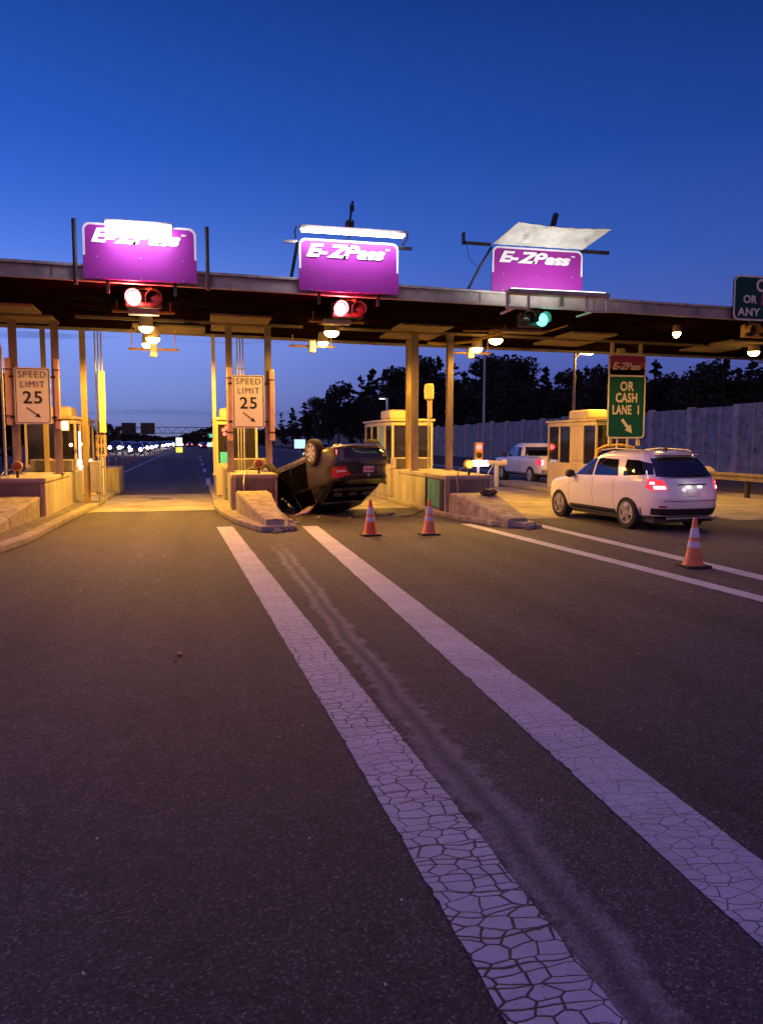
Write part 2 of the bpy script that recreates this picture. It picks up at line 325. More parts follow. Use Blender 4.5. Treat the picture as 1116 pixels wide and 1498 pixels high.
def light(name,loc,power,col,size=.1,kind='POINT',rot=None,spot=None,sy=None,blend=.5):
    l=bpy.data.lights.new(name,kind); l.energy=power; l.color=col
    if kind=='AREA': l.shape='RECTANGLE'; l.size=size; l.size_y=sy or size
    else: l.shadow_soft_size=size
    if kind=='SPOT': l.spot_size=R(spot or 150); l.spot_blend=blend
    o=bpy.data.objects.new(name,l); C.objects.link(o); o.location=loc
    if rot is not None: o.rotation_euler=rot
    return o

# ------------------------------------------------------------------ camera
cam=bpy.data.cameras.new('camera'); co=bpy.data.objects.new('camera',cam); C.objects.link(co); S.camera=co
cam.sensor_fit='VERTICAL'; cam.sensor_height=36; cam.lens=1122/1498*36; cam.clip_end=6000; cam.clip_start=.05
co.location=(0,0,1.9); co.rotation_euler=(R(90-5.2957),0,R(-13.619))

# ------------------------------------------------------------------ sky
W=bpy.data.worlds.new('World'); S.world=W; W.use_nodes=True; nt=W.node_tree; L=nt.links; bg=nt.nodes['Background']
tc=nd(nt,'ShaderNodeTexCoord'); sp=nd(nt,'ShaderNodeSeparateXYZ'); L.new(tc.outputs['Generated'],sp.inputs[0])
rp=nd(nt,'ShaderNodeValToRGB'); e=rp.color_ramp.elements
stops=[(0,(.058,.048,.19)),(.03,(.072,.078,.34)),(.065,(.105,.130,.50)),(.12,(.125,.190,.67)),(.22,(.055,.150,.66)),(.34,(.021,.092,.49)),(.48,(.009,.050,.285)),(.56,(.010,.045,.26)),(.72,(.050,.046,.27)),(1,(.075,.062,.31))]  # upper stops brightened above the frame as added fill light
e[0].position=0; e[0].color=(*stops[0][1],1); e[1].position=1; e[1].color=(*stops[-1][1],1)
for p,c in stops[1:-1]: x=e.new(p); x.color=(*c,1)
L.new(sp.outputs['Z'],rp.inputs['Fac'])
# brighter towards the left (where the sun went down), dimmer to the right
def mth(op,a,b=None,clamp=False):
    n=nd(nt,'ShaderNodeMath',operation=op); n.use_clamp=clamp
    for i,v in enumerate((a,b)):
        if v is None: continue
        if isinstance(v,(int,float)): n.inputs[i].default_value=v
        else: L.new(v,n.inputs[i])
    return n.outputs[0]
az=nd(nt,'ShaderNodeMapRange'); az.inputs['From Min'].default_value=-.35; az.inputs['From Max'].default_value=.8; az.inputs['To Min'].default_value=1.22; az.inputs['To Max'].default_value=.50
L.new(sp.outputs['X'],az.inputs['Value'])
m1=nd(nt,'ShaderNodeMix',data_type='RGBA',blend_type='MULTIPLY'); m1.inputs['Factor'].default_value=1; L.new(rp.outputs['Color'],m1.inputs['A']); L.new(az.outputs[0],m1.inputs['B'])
# added pink fill glow in the unseen sky behind the camera
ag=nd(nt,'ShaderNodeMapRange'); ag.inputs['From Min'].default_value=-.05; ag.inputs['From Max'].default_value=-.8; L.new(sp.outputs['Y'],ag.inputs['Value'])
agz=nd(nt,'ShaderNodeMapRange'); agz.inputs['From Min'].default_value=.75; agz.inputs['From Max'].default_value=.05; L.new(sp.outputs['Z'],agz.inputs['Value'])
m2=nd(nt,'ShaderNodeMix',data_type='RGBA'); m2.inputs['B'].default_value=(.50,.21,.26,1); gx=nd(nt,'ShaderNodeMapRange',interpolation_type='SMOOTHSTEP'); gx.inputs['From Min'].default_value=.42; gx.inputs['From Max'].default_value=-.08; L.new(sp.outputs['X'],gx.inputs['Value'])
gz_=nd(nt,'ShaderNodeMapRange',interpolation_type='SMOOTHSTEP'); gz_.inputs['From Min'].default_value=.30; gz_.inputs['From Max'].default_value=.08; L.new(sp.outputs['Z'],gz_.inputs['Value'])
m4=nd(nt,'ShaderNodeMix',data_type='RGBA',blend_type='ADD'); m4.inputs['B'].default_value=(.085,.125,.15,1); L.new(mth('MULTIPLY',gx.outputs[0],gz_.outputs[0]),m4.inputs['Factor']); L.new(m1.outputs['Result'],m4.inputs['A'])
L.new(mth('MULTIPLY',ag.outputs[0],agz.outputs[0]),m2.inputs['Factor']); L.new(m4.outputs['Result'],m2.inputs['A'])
# thin dark cloud streaks low in the sky
mp=nd(nt,'ShaderNodeMapping'); mp.inputs['Scale'].default_value=(1.8,1.8,34); L.new(tc.outputs['Generated'],mp.inputs['Vector'])
cn=nd(nt,'ShaderNodeTexNoise'); cn.inputs['Scale'].default_value=1.4; cn.inputs['Detail'].default_value=5; L.new(mp.outputs[0],cn.inputs['Vector'])
cm=nd(nt,'ShaderNodeMapRange'); cm.inputs['From Min'].default_value=.53; cm.inputs['From Max'].default_value=.62; L.new(cn.outputs['Fac'],cm.inputs['Value'])
c1=nd(nt,'ShaderNodeMapRange'); c1.inputs['From Min'].default_value=.16; c1.inputs['From Max'].default_value=.10; L.new(sp.outputs['Z'],c1.inputs['Value'])
c2=nd(nt,'ShaderNodeMapRange'); c2.inputs['From Min'].default_value=.02; c2.inputs['From Max'].default_value=.07; L.new(sp.outputs['Z'],c2.inputs['Value'])
m3=nd(nt,'ShaderNodeMix',data_type='RGBA'); m3.inputs['B'].default_value=(.050,.060,.24,1)
L.new(mth('MULTIPLY',mth('MULTIPLY',mth('MULTIPLY',cm.outputs[0],c1.outputs[0]),c2.outputs[0]),.8),m3.inputs['Factor']); L.new(m2.outputs['Result'],m3.inputs['A'])
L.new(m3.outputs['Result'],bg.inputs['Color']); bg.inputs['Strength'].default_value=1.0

# ------------------------------------------------------------------ ground and road
def flat(name,poly,z,m): o=struct(MB().sheet(poly,z).build(name,m)); return o
flat('ground',[(-2500,-600),(2500,-600),(2500,4000),(-2500,4000)],-.02,M_dirt)
def strip_grid(name,x0,x1,y0,y1,z,m,flush=None):
    o=flat(name,[(x0,y0),(x1,y0),(x1,y1),(x0,y1)],z,m); return o
strip_grid('road',-40,17.4,-60,1500,0,M_asph)
strip_grid('concrete_lane_pad',-2.9,.5,21.6,28.3,.004,M_concpad)
strip_grid('concrete_lane_pad',2.1,5.95,20.9,28.6,.004,M_concpad)
strip_grid('concrete_lane_pad',7.4,12.6,17.3,29.5,.004,M_concpad)
strip_grid('concrete_lane_pad',12.61,17.4,15.8,34,.004,M_concpad)
strip_grid('expansion_joint',-2.9,.5,21.52,21.6,.008,M_galv)
strip_grid('expansion_joint',-2.9,.5,28.3,28.42,.008,M_black)
strip_grid('drain_slot',-1.45,-.75,26.0,26.35,.008,M_dark)
flat('shoulder_pavement',[(17.4,-20),(19.2,-20),(19.2,400),(17.4,400)],.004,M_concpad)
def stripe(name,pts,m,z=.006):
    q=[]; rr=random.Random(int(pts[0][0]*100))
    for a,b in zip(pts,pts[1:]+pts[:1]):
        l=math.hypot(b[0]-a[0],b[1]-a[1]); n=max(1,int(l/.045)); off=0
        for i in range(n):
            t=i/n; off=off*.5+rr.uniform(-.0035,.0035); k=.018 if rr.random()<.03 else 1
            d=off-(rr.uniform(.004,.014) if rr.random()<.05 else 0)
            nx,ny=(b[1]-a[1])/l,-(b[0]-a[0])/l
            q.append((a[0]+(b[0]-a[0])*t+nx*d,a[1]+(b[1]-a[1])*t+ny*d))
    o=MB().sheet(q,z).build(name,m); o['kind']='structure'; return o
stripe('road_marking',[(1.0,.6),(1.38,.6),(1.27,4),(.78,17.25),(.43,17.25),(.90,4)],M_lineA)
stripe('road_marking',[(2.0,.6),(2.42,.6),(2.47,4),(2.63,16.95),(2.28,16.95),(2.06,4)],M_lineB)
stripe('road_marking',[(6.72,4),(7.0,4),(6.12,16.55),(5.86,16.55)],M_lineC)
stripe('road_marking',[(7.55,4),(7.88,4),(7.62,16.2),(7.36,16.2)],M_lineC)
for y in (34,48,62,76,90): stripe('lane_dash',[(.45,y),(.65,y),(.72,y+6),(.52,y+6)],M_lineC)
stripe('road_marking',[(-4.3,32),(-4.15,32),(-4.15,400),(-4.3,400)],M_lineC)

# ------------------------------------------------------------------ toll islands
IL={1:'left toll island whose ramp runs out at the left edge, by the open lane',
    2:'middle toll island with the pale square ended ramp beside the overturned car',
    3:'toll island with a teal patch on its side and a dark lump on its ramp'}
def crash_ramp(o,x0,x1,y0,y1,zb,zf,nx0,nx1,parent,flat_y):
    mb=MB(o)
    # stations from back to nose, (y, xl, xr, ztop) with chipped top edges
    st=[];n=16
    for i in range(n+1):
        y=y0+(y1-y0)*i/n; t=max(0,(flat_y-y)/(flat_y-y1)) if y<flat_y else 0
        xl=x0+(nx0-x0)*t; xr=x1+(nx1-x1)*t; z=zb+(zf-zb)*t
        j=lambda a: random.uniform(-a,a)
        st.append([(xl+j(.012),y,.0),(xl+j(.008),y,z*.55),(xl+.0+j(.012),y,z-.035+j(.014)),(xl+.035+j(.012),y,z+j(.006)),((xl+xr)/2,y,z+j(.012)),(xr-.035+j(.012),y,z+j(.006)),(xr-.0+j(.012),y,z-.035+j(.014)),(xr+j(.008),y,z*.5),(xr,y,0)])
    mb.grid(st); m=len(mb.v)
    mb.f.append(tuple(range(9))); mb.f.append(tuple(range(m-9,m))[::-1])
    return mb.build('ramp',M_oldconc,parent)
def island(k,x0,x1,yf,yb,kerb,ramp,top=1.04,ground_poly=None):
    loc=((x0+x1)/2,yf,0); t=thing('toll_island',loc,IL[k],'toll island','concrete toll islands between the lanes')
    MB(loc).prism(kerb,0,.13).build('kerb',M_kerb,t,bevel=.025)
    if ground_poly: MB(loc).sheet(ground_poly,.134).build('island_surface',M_infill,t)
    # crash block: sides, recessed board face
    MB(loc).prism([(x0,yf),(x1,yf),(x1,yb-2.2),(x0,yb-2.2)],.1,top-.12).box(x0-.02,x1+.02,yf-.02,yb-2.2,top-.12,top).build('crash_block',M_conc,t,bevel=.03)
    MB(loc).box(x0+.13,x1-.1,yf-.07,yf-.02,.1,top-.1).build('end_board',M_wood,t,bevel=.01)
    MB(loc).box(x0-.035,x0-.0,yf+.12,yf+.34,.14,top-.13).build('rubber_strip',M_rubber,t,bevel=.008)
    MB(loc).box(x0-.03,x0+.1,yf-.075,yf+.02,.1,top-.05).build('corner_edge_strip',M_kerb,t,bevel=.01)
    # long rear wall that carries the booth, and the board box behind the posts
    MB(loc).box(x0+.02,x1-.02,yb-2.2,yb+.4,.1,top-.03).build('rear_wall',M_conc,t,bevel=.03)
    MB(loc).box(x0-.1,x0+.28,yb-1.5,yb+3.8,.12,top+.06).build('side_barrier',M_conc,t,bevel=.05)
    MB(loc).box(x0+.1,x1-.02,yb-1.62,yb-1.55,top-.005,top+.3).build('board_box',M_wood,t,bevel=.01)
    MB(loc).box(x0+.08,x1,yb-1.55,yb-.9,top-.005,top+.33).build('board_box_cap',M_conc,t,bevel=.02)
    crash_ramp(loc,*ramp,t,ramp_flat[k])
    return t
ramp_flat={1:19.0,2:19.0,3:17.4}
isl2=island(2,.92,2.08,20.15,25,[(.5,31.5),(.5,21.8),(.62,19.6),(.9,17.6),(1.3,16.0),(1.85,16.0),(2.1,18),(2.13,31.5)],(1.0,1.82,20.1,16.15,.62,.26,1.42,1.8))
isl1=island(1,-4.62,-3.4,19.2,25,[(-5.0,31.5),(-5.0,12),(-3.75,11.6),(-3.45,12.6),(-3.22,14.0),(-3.02,15.3),(-2.94,18.2),(-2.72,23.7),(-2.72,31.5)],(-4.5,-3.52,19.1,14.4,.62,.2,-4.3,-3.75),ground_poly=[(-4.9,12.4),(-3.95,12.1),(-3.72,12.9),(-3.44,14.15),(-3.24,15.4),(-3.15,18.3),(-2.95,23.4),(-3.38,23.4),(-3.38,19.0),(-4.9,19.0)])
isl3=island(3,6.05,7.3,18.2,25,[(5.92,31.5),(5.92,18.4),(6.12,17.2),(6.4,16.0),(7.0,15.35),(7.25,15.5),(7.4,18),(7.4,31.5)],(6.1,7.12,18.1,15.6,.62,.2,6.62,7.1))
for p in ((5.955,18.60,19.75),):
    MB(isl3.location).box(6.012,6.05,18.58,19.62,.2,.9).build('teal_panel',M_teal,isl3)
    MB(isl3.location).box(5.985,6.052,19.66,19.74,.14,.9).build('wall_joint',M_rubber,isl3)
# island under the far booth
t4=thing('toll_island',(13.35,24,0),'low toll island under the far tan booth behind the white suv','toll island','concrete toll islands between the lanes')
MB((13.35,24,0)).prism([(12.6,32),(12.6,22),(13.0,21.2),(13.7,21.2),(14.1,22),(14.1,32)],0,.16).build('kerb',M_kerb,t4,bevel=.03)

# ------------------------------------------------------------------ canopy
SL=.075
def cf(x): return 16.45+SL*x
def cb(x): return 23.4+SL*x+.6*max(0,min(1,(x+2)/8))
t=thing('toll_canopy',(5,20,5),'long flat toll plaza canopy with a dark underside carrying the purple signs','canopy')
o=(5,20,5)
xs=[-16,-8,-2,2,6,12,20,36]
poly=[(x,cf(x)) for x in xs]+[(x,cb(x)) for x in xs[::-1]]
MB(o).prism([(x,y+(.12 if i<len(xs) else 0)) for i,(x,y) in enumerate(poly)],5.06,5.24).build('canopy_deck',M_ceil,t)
# corrugations run along the canopy
mb=MB(o)
for k in range(1,5):
    f=k/5
    q=[(x,cf(x)+(cb(x)-cf(x))*f) for x in xs]
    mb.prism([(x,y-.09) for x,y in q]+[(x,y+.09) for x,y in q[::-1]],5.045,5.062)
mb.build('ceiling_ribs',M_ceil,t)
mb=MB(o); 
mb.prism([(x,cf(x)-.05) for x in xs]+[(x,cf(x)+.12) for x in xs[::-1]],5.05,5.29)
mb.build('fascia',M_fascia,t)
for k in range(-5,11):
    x=k*3+.4; MB(o).box(x-.012,x+.012,cf(x)-.062,cf(x)-.05,5.06,5.27).build('fascia_joint',M_wood,t)
MB(o).prism([(x,cf(x)-.10) for x in xs]+[(x,cf(x)+.02) for x in xs[::-1]],5.27,5.33).build('fascia_cap',M_galv,t,bevel=.01)
MB(o).prism([(x,cf(x)-.075) for x in xs]+[(x,cf(x)+.02) for x in xs[::-1]],5.01,5.055).build('drip_edge',M_fascia,t)
MB(o).prism([(x,cb(x)+.005) for x in xs]+[(x,cb(x)+.1) for x in xs[::-1]],4.98,5.3).build('rear_fascia',M_fascia,t)
mb=MB(o)
for a,b in ((-14,-5.2),(-2.8,.2),(-.2,2.9),(3.9,6.6),(6.6,11.0),(11.3,16.0)):
    ya,yb_=(20.75+SL*a,20.75+SL*b); mb.prism([(a,ya),(b,yb_),(b,yb_+.07),(a,ya+.07)],4.93,5.0)
mb.build('conduit_rail',M_panel,t)
def cpanel(x,y,w,d): MB(o).prism([(x-w/2,y-d/2+SL*-w/2),(x+w/2,y-d/2+SL*w/2),(x+w/2,y+d/2+SL*w/2),(x-w/2,y+d/2-SL*w/2)],4.965,5.028).build('ceiling_panel',M_panel,t,bevel=.01)
for x in (-4.3,1.2,6.15,11.3,16.9):
    cpanel(x,20.15+SL*x,1.5,1.15); cpanel(x+.1,21.75+SL*x,1.6,1.2)
    
cpanel(-.6,22.4,1.9,1.3)
# ------------------------------------------------------------------ posts (H sections) on the islands
def hpost(x,y,z0,z1,label,w=.17,m=None,sleeve=None,group='steel posts carrying the canopy'):
    loc=(x,y,z0); t=thing('canopy_post',loc,label,'steel post',group)
    mb=MB(); h=z1-z0; d=w
    mb.box(-w/2,w/2,-d/2,-d/2+.018,0,h); mb.box(-w/2,w/2,d/2-.018,d/2,0,h); mb.box(-.012,.012,-d/2+.018,d/2-.018,0,h)
    mb.build('shaft',m or M_steel,t)
    MB().box(-w*.85,w*.85,-d*.85,d*.85,0,.03).build('base_plate',m or M_steel,t)
    if sleeve:
        zs,ze,sx=sleeve
        MB().box(sx-.07,sx+.07,-d/2-.05,-d/2-.012,zs-z0,ze-z0).build('orange_sleeve',M_pink,t,bevel=.02)
        for zz in (zs+.22,ze-.3): MB().box(sx-.085,sx+.085,-d/2-.06,-d/2+.0,zz-z0,zz-z0+.03).build('strap',M_dark,t)
    return t
hpost(.95,21.5,1.04,4.97,'steel post left of the white speed limit sign on the middle island',sleeve=(1.9,3.88,-.0))
hpost(2.0,21.5,1.04,4.97,'steel post right of the white speed limit sign, orange sleeve on its right edge',sleeve=(1.9,3.85,.09))
hpost(-4.45,21.5,1.04,4.97,'steel post left of the pink tinted speed limit sign',sleeve=(2.3,4.0,-.12))
hpost(-3.45,21.5,1.04,4.97,'steel post right of the pink tinted speed limit sign',sleeve=(2.2,4.0,.03))
hpost(6.20,21.5,1.04,4.97,'grey steel post nearest the yellow column on the teal patched island')
hpost(7.25,21.5,1.04,4.97,'grey steel post right of the booth window on the teal patched island')
M_ycol=mat('yellow_brown_column',(.34,.26,.13),.55,var=.25,vs=4,streak=True)
hpost(6.50,23.2,.9,4.99,'yellow brown column just behind the teal patched island posts',w=.17,m=M_ycol)
hpost(-3.02,23.35,.13,4.99,'dark yellow column at the rear edge of the left island, nearest the open lane',w=.15,m=M_ycol)
hpost(-4.05,23.3,.9,4.99,'thin yellow column between the two left island posts',w=.12,m=M_ycol)
hpost(.58,23.2,.9,4.99,'slim tan column at the left rear of the middle island',w=.10,m=M_tan)
# conduit bundle
def conduits(x,y,z0,z1,n,label,m):
    t=thing('conduit_bundle',(x,y,z0),label,'conduits')
    for i in range(n):
        xx=(i-(n-1)/2)*.085; MB().cyl((xx,0,0),(xx,0,z1-z0),.022,n=10).build('conduit',m,t,smooth=True)
    for zz in (1.0,2.2,3.0):
        MB().box(-n*.045,n*.045,.026,.045,zz,zz+.03).build('clamp',M_dark,t)
    return t
conduits(1.35,23.25,1.0,4.99,3,'three thin pipes rising behind the white speed limit sign',M_galv)
c=conduits(-2.62,23.5,.13,4.99,3,'three pipes with a long yellow cabinet beside the open lane',M_galv)
MB().box(-.02,.16,-.12,-.03,2.0,3.75).build('narrow_cabinet',M_acy,c,bevel=.02)
MB().box(-.30,.0,-.3,-.1,.3,1.2).build('lower_cabinet',M_galv,c,bevel=.02)
t=thing('camera_mast',(6.93,22.5,1.0),'slim mast with a pale camera box halfway up beside the right grey post','camera')
MB().cyl((0,0,0),(0,0,2.3),.035,n=12).build('mast',M_galv,t,smooth=True)
MB().box(-.13,.13,-.12,.12,2.15,2.62).build('camera_box',M_acy,t,bevel=.05)
MB().box(-.04,.10,-.03,.03,1.6,2.2).build('bracket',M_tan,t)

# ------------------------------------------------------------------ booths
def booth(x0,y0,w,l,zb,label,lit=None,panelm=None):
    o=(x0+w/2,y0,0); t=thing('toll_booth',(x0+w/2,y0,0),label,'toll booth','toll booths on the islands')
    zt=2.62; sill=1.12; hd=2.42; f=.07
    mm=lambda: MB((x0+w/2,y0,0))
    x1=x0+w; y1=y0+l
    # lower body
    mb=mm(); mb.box(x0,x1,y0,y1,zb,sill); mb.build('lower_body',M_tan,t,bevel=.01)
    # corner posts and mullions
    fr=mm(); ny=4; ys=[y0+(l-f)*i/ny for i in range(ny+1)]
    for yy in ys:
        for xx in (x0-.004,x1-f+.004): fr.box(xx,xx+f,yy,yy+f,sill,hd)
    for xx in (x0+w/2-f/2,):
        fr.box(xx,xx+f,y1-f,y1,sill,hd)
    fr.box(x0-.006,x1+.006,y0-.006,y1+.006,hd,zt-.06)
    fr.box(x0-.012,x1+.012,y0-.012,y0+.05,sill-.02,sill+.07)
    fr.build('window_frame',M_tan,t,bevel=.006)
    for i in range(ny):
        if i==1:
            mm().box(x0+.02,x0+.05,ys[i]+f,ys[i+1],zb+.05,hd).build('door',panelm or M_boothg,t); 
            mm().box(x0-.012,x0-.004,ys[i]+f,ys[i+1],sill+.1,sill+.2).build('door_rail',M_tan,t)
        else:
            mm().box(x0+.03,x0+.04,ys[i]+f,ys[i+1],sill,hd).build('side_window',M_glass,t)
        mm().box(x1-.04,x1-.03,ys[i]+f,ys[i+1],sill,hd).build('side_window',M_glass,t)
    mm().box(x0+f,x1-f,y0+.03,y0+.04,sill,hd).build('front_window',M_glass,t)
    mm().box(x0+f,x1-f,y1-.04,y1-.03,sill,hd).build('rear_window',M_glass,t)
    mm().box(x0-.02,x0-.003,y0+.02,ys[1]-.02,zb+.1,sill-.1).build('lower_panel',panelm or M_boothg,t,bevel=.005)
    mm().prism([(x0-.07,y0-.08),(x1+.07,y0-.08),(x1+.07,y1+.08),(x0-.07,y1+.08)],zt-.06,zt+.02).build('roof',M_tan,t,bevel=.015)
    mm().box(x0+.15,x1-.25,y0+.9,y0+2.3,zt+.02,zt+.36).build('air_conditioner',M_acy,t,bevel=.09,seg=3)
    return t
b3=booth(6.42,25,1.42,4.2,.16,'tan toll booth with green door behind the teal patched island posts')
b2=booth(.66,25,1.3,4.2,.16,'toll booth behind the white speed limit sign on the middle island')
b1=booth(-4.95,25,1.45,4.2,.16,'toll booth behind the pink tinted speed limit sign on the left island')
b4=booth(12.95,23.2,1.2,3.6,.16,'far tan toll booth between the pickup and the green lane sign',panelm=M_tan)
# lit panels, small lights on booths, and painted window reflections
MB(b1.location).box(-3.49,-3.455,25.4,25.55,.9,2.2).build('lit_side_strip',M_tubes,b1)
t=thing('booth_floodlight',(-3.75,24.6,2.2),'small bright yellow floodlight on the left booth, right of its speed limit sign','floodlight')
MB().box(-.12,.12,-.1,.1,0,.3).build('housing',M_acy,t,bevel=.02)
MB().box(-.10,.10,-.115,-.1,.03,.27).build('lens',M_sodsoft,t)
MB().cyl((.0,.1,.15),(0,.42,.15),.02).build('bracket',M_dark,t)
for (x,z,e,lb) in ((-3.62,1.78,'sod','round yellow lamp on the left booth front below its sign, left of two'),(-3.35,1.80,'sod','round yellow lamp on the left booth corner below its sign, right of two')):
    t=thing('indicator_lamp',(x,24.75,z),lb,'lamp'); MB().lathe((0,0,0),[(.02,.1),(.055,.08),(.055,0)],16,'y').build('housing',M_dark,t)
    MB().lathe((0,0,0),[(.05,0),(.045,-.02),(.02,-.035)],16,'y').build('lens',M_sodsoft,t,smooth=True)
M_refr=mat('red_glass_reflection',(.5,.05,.05),.3,emit=(1,.12,.08),es=3)  # coloured reflections in the booth glass, painted as glowing parts
M_reft=mat('teal_glass_reflection',(.05,.4,.4),.3,emit=(.05,.6,.5),es=.22)
mb=MB(b2.location)
for (x,z,r) in ((.9,2.25,.06),(1.0,2.32,.07),(1.1,2.26,.06),(1.17,2.36,.05),(.93,2.12,.06)): mb.lathe((x,25.0,z),[(r,.025),(r,-.01)],12,'y')
mb.build('red_window_reflection',M_refr,b2)
MB(b2.location).box(.78,1.2,25.015,25.028,1.2,1.55).build('teal_window_reflection',M_reft,b2)
mb=MB(b1.location)
for (x,z,r) in ((-4.25,1.32,.05),): mb.lathe((x,25.0,z),[(r,.025),(r,-.01)],12,'y')
mb.build('red_window_reflection',M_refr,b1)
M_refw=mat('white_glass_reflection',(1,1,1),.3,emit=(1,.85,.7),es=6)  # pale reflections on the booth glass, painted as glowing discs
for b,x,z in ((b1,-3.98,1.35),(b3,7.12,1.28),(b3,7.5,1.25)):
    MB(b.location).lathe((x,25.0,z-.0),[(.07,.025),(.055,-.01),(.02,-.03)],12,'y').build('white_window_reflection',M_refw,b)

# ------------------------------------------------------------------ overhead E-ZPass signs
def ez_text(t,x,y,z,h,w,m,bold=.03):
    """italic heavy wordmark, h = capital height, w = total width"""
    sz=h/.73
    big=text_mesh('E-',sz,bold=bold*h,shear=.28,align='LEFT',space=.9); zp=text_mesh('ZP',sz,bold=bold*h,shear=.28,align='LEFT',space=.80)
    lo=text_mesh('ass',sz*.92,bold=bold*h*1.1,shear=.28,align='LEFT',space=.92); sm=text_mesh('SM',sz*.14,bold=.002,align='LEFT')
    xx=0; parts=[]
    for me,gap in ((big,-.02),(zp,-.05),(lo,.02),(sm,0)):
        xs_=[v.co.x for v in me.vertices]; mn,mx=min(xs_),max(xs_)
        dz=h*.72 if me is sm else 0
        me.transform(Matrix.Translation((xx-mn-(h*.12 if me is lo else 0)-(h*.08 if me is zp else 0),dz,0))); xx+=mx-mn+gap*h-(h*.12 if me is lo else 0)-(h*.08 if me is zp else 0); parts.append(me)
    sc=w/xx; verts=[];
    for me,nm in zip(parts,('wordmark','wordmark','wordmark','service_mark')):
        me.transform(Matrix.Diagonal((sc,1,1,1))); me.transform(Matrix.Rotation(R(90),4,'X')); me.transform(Matrix.Translation((x,y,z)))
    import bmesh
    bm=bmesh.new()
    for me in parts: bm.from_mesh(me)
    me=bpy.data.meshes.new('wordmark'); bm.to_mesh(me); bm.free(); me.materials.append(m)
    o=bpy.data.objects.new('wordmark',me); C.objects.link(o); o.parent=t; return o
def ezsign(x0,x1,z0,z1,label,yy):
    k_=yy/17; x0*=k_; x1*=k_; z0=1.9+(z0-1.9)*k_; z1=1.9+(z1-1.9)*k_; w=x1-x0; loc=((x0+x1)/2,yy,z0); t=thing('overhead_sign',loc,label,'overhead sign','purple overhead lane signs'); h=z1-z0
    MB().prismy(rrect(-w/2,w/2,h*.42,h,.14,bl=False),-.02,.02).build('upper_panel',M_purple,t)
    MB().box(-w/2-.005,w/2+.005,-.03,.012,0,h*.42).build('lower_panel',M_purple,t)
    mb=MB(); oo=rrect(-w/2,w/2,h*.42,h,.14,bl=False); ii=rrect(-w/2+.04,w/2-.04,h*.42,h-.04,.11,bl=False); ring(mb,oo,ii,-.03,-.018); mb.build('white_border',M_white,t)
    ez_text(t,-w*.43,-.035,h*.665,h*.245,w*.84,M_white,bold=.055)
    for xx in (-w*.3,w*.3): MB().box(xx-.03,xx+.03,.03,.09,-.25,h-.1).build('support_post',M_dark,t)
    mb=MB()
    for xx in (-.38,.0,.38):
        for zz in (.03,h*.40): mb.lathe((xx*w,-.032,zz),[(.016,.0),(.012,-.012)],8,'y')
    mb.build('bolt_heads',M_galv,t)
    return t
s1=ezsign(-2.12,.12,5.20,6.32,'purple overhead sign at left, its top washed out by a bright white tube light',16.2)
s2=ezsign(2.28,4.50,5.16,6.27,'purple overhead sign above the overturned car, thin lit tube along its top',16.5)
s3=ezsign(6.73,9.0,5.34,6.36,'purple overhead sign at right under a tilted white reflector sheet',16.86)
# sign 1: bright fixture, two side posts
MB().box(-.62,.62,-.42,-.05,1.0,1.05).build('lamp_housing',M_galv,s1,bevel=.01)
MB().box(-.6,.6,-.44,-.25,.76,.998).build('bright_tube_light',M_tube,s1,bevel=.03)
for xx in (-1.22,1.28): MB().cyl((xx,0,-.12),(xx,0,1.12),.042,n=12).build('side_post',M_dark,s1,smooth=True)
# sign 2: lamp bar above, mast, struts
MB().box(-1.1,1.16,-.42,-.18,1.185,1.25).build('lamp_housing',M_fascia,s2,bevel=.01)
MB().box(-1.05,1.12,-.40,-.2,1.15,1.183).build('tube_light',M_tube,s2)
MB().tube([(0,.05,1.1),(.02,.1,1.42),(.18,.5,2.05)],.025).build('mast',M_dark,s2,smooth=True)
MB().box(-.07,.08,-.12,.12,1.34,1.48).build('mast_bracket',M_dark,s2)
MB().box(.12,.2,.42,.56,1.85,1.97).build('mast_tip',M_dark,s2)
for xx in (-1.16,1.2):
    MB().tube([(xx,-.3,1.22),(xx*1.02,-.2,1.16),(xx*.98,.0,1.06)],.018).build('end_bracket',M_dark,s2,smooth=True)
MB().tube([(-1.1,.02,1.0),(-1.25,.3,.1)],.035).build('strut',M_dark,s2,smooth=True)
for a,b in ((-1.38,-1.1),(1.1,1.4)): MB().box(a,b,.03,.09,.98,1.04).build('cross_arm',M_galv if a<0 else M_dark,s2)
# sign 3: reflector sheet, arms, lamp trough
mb=MB(); rows=[]
for i in range(9):
    tt=i/8; rows.append([(-1.12+.30*tt+ (2.24+.02*tt)*j/16, -.02-.0*tt-(.75*tt), 1.05+.30*tt-.05*math.sin(math.pi*j/16)*tt+.006*math.sin(j*2.3)) for j in range(17)])
mb.grid(rows); mb.grid([[(x,y+.01,z+.012) for x,y,z in r] for r in rows])
M_refs=mat('stained_reflector_sheet',(.55,.56,.5),.55,var=.2,vs=2.5,dirt=(.28,.27,.22),dirt_s=1.6,dirt_t=.55,bump=.15,bs=6)
mb.build('reflector_sheet',M_refs,s3,smooth=True,fix=False)
MB().box(-1.8,-1.14,.03,.11,1.03,1.09).build('cross_arm',M_dark,s3); MB().box(1.14,1.85,.03,.11,1.0,1.07).build('cross_arm',M_dark,s3)
MB().box(-1.82,-1.76,.03,.11,1.03,1.28).build('arm_hook',M_dark,s3)
MB().tube([(-1.12,.05,1.0),(-1.35,.1,.6),(-1.66,.3,-.05)],.03).build('strut',M_dark,s3,smooth=True)
MB().tube([(-1.72,.05,1.0),(-1.66,.06,.72),(-1.45,.08,.55),(-1.36,.1,.62)],.007).build('hanging_cable',M_dark,s3)
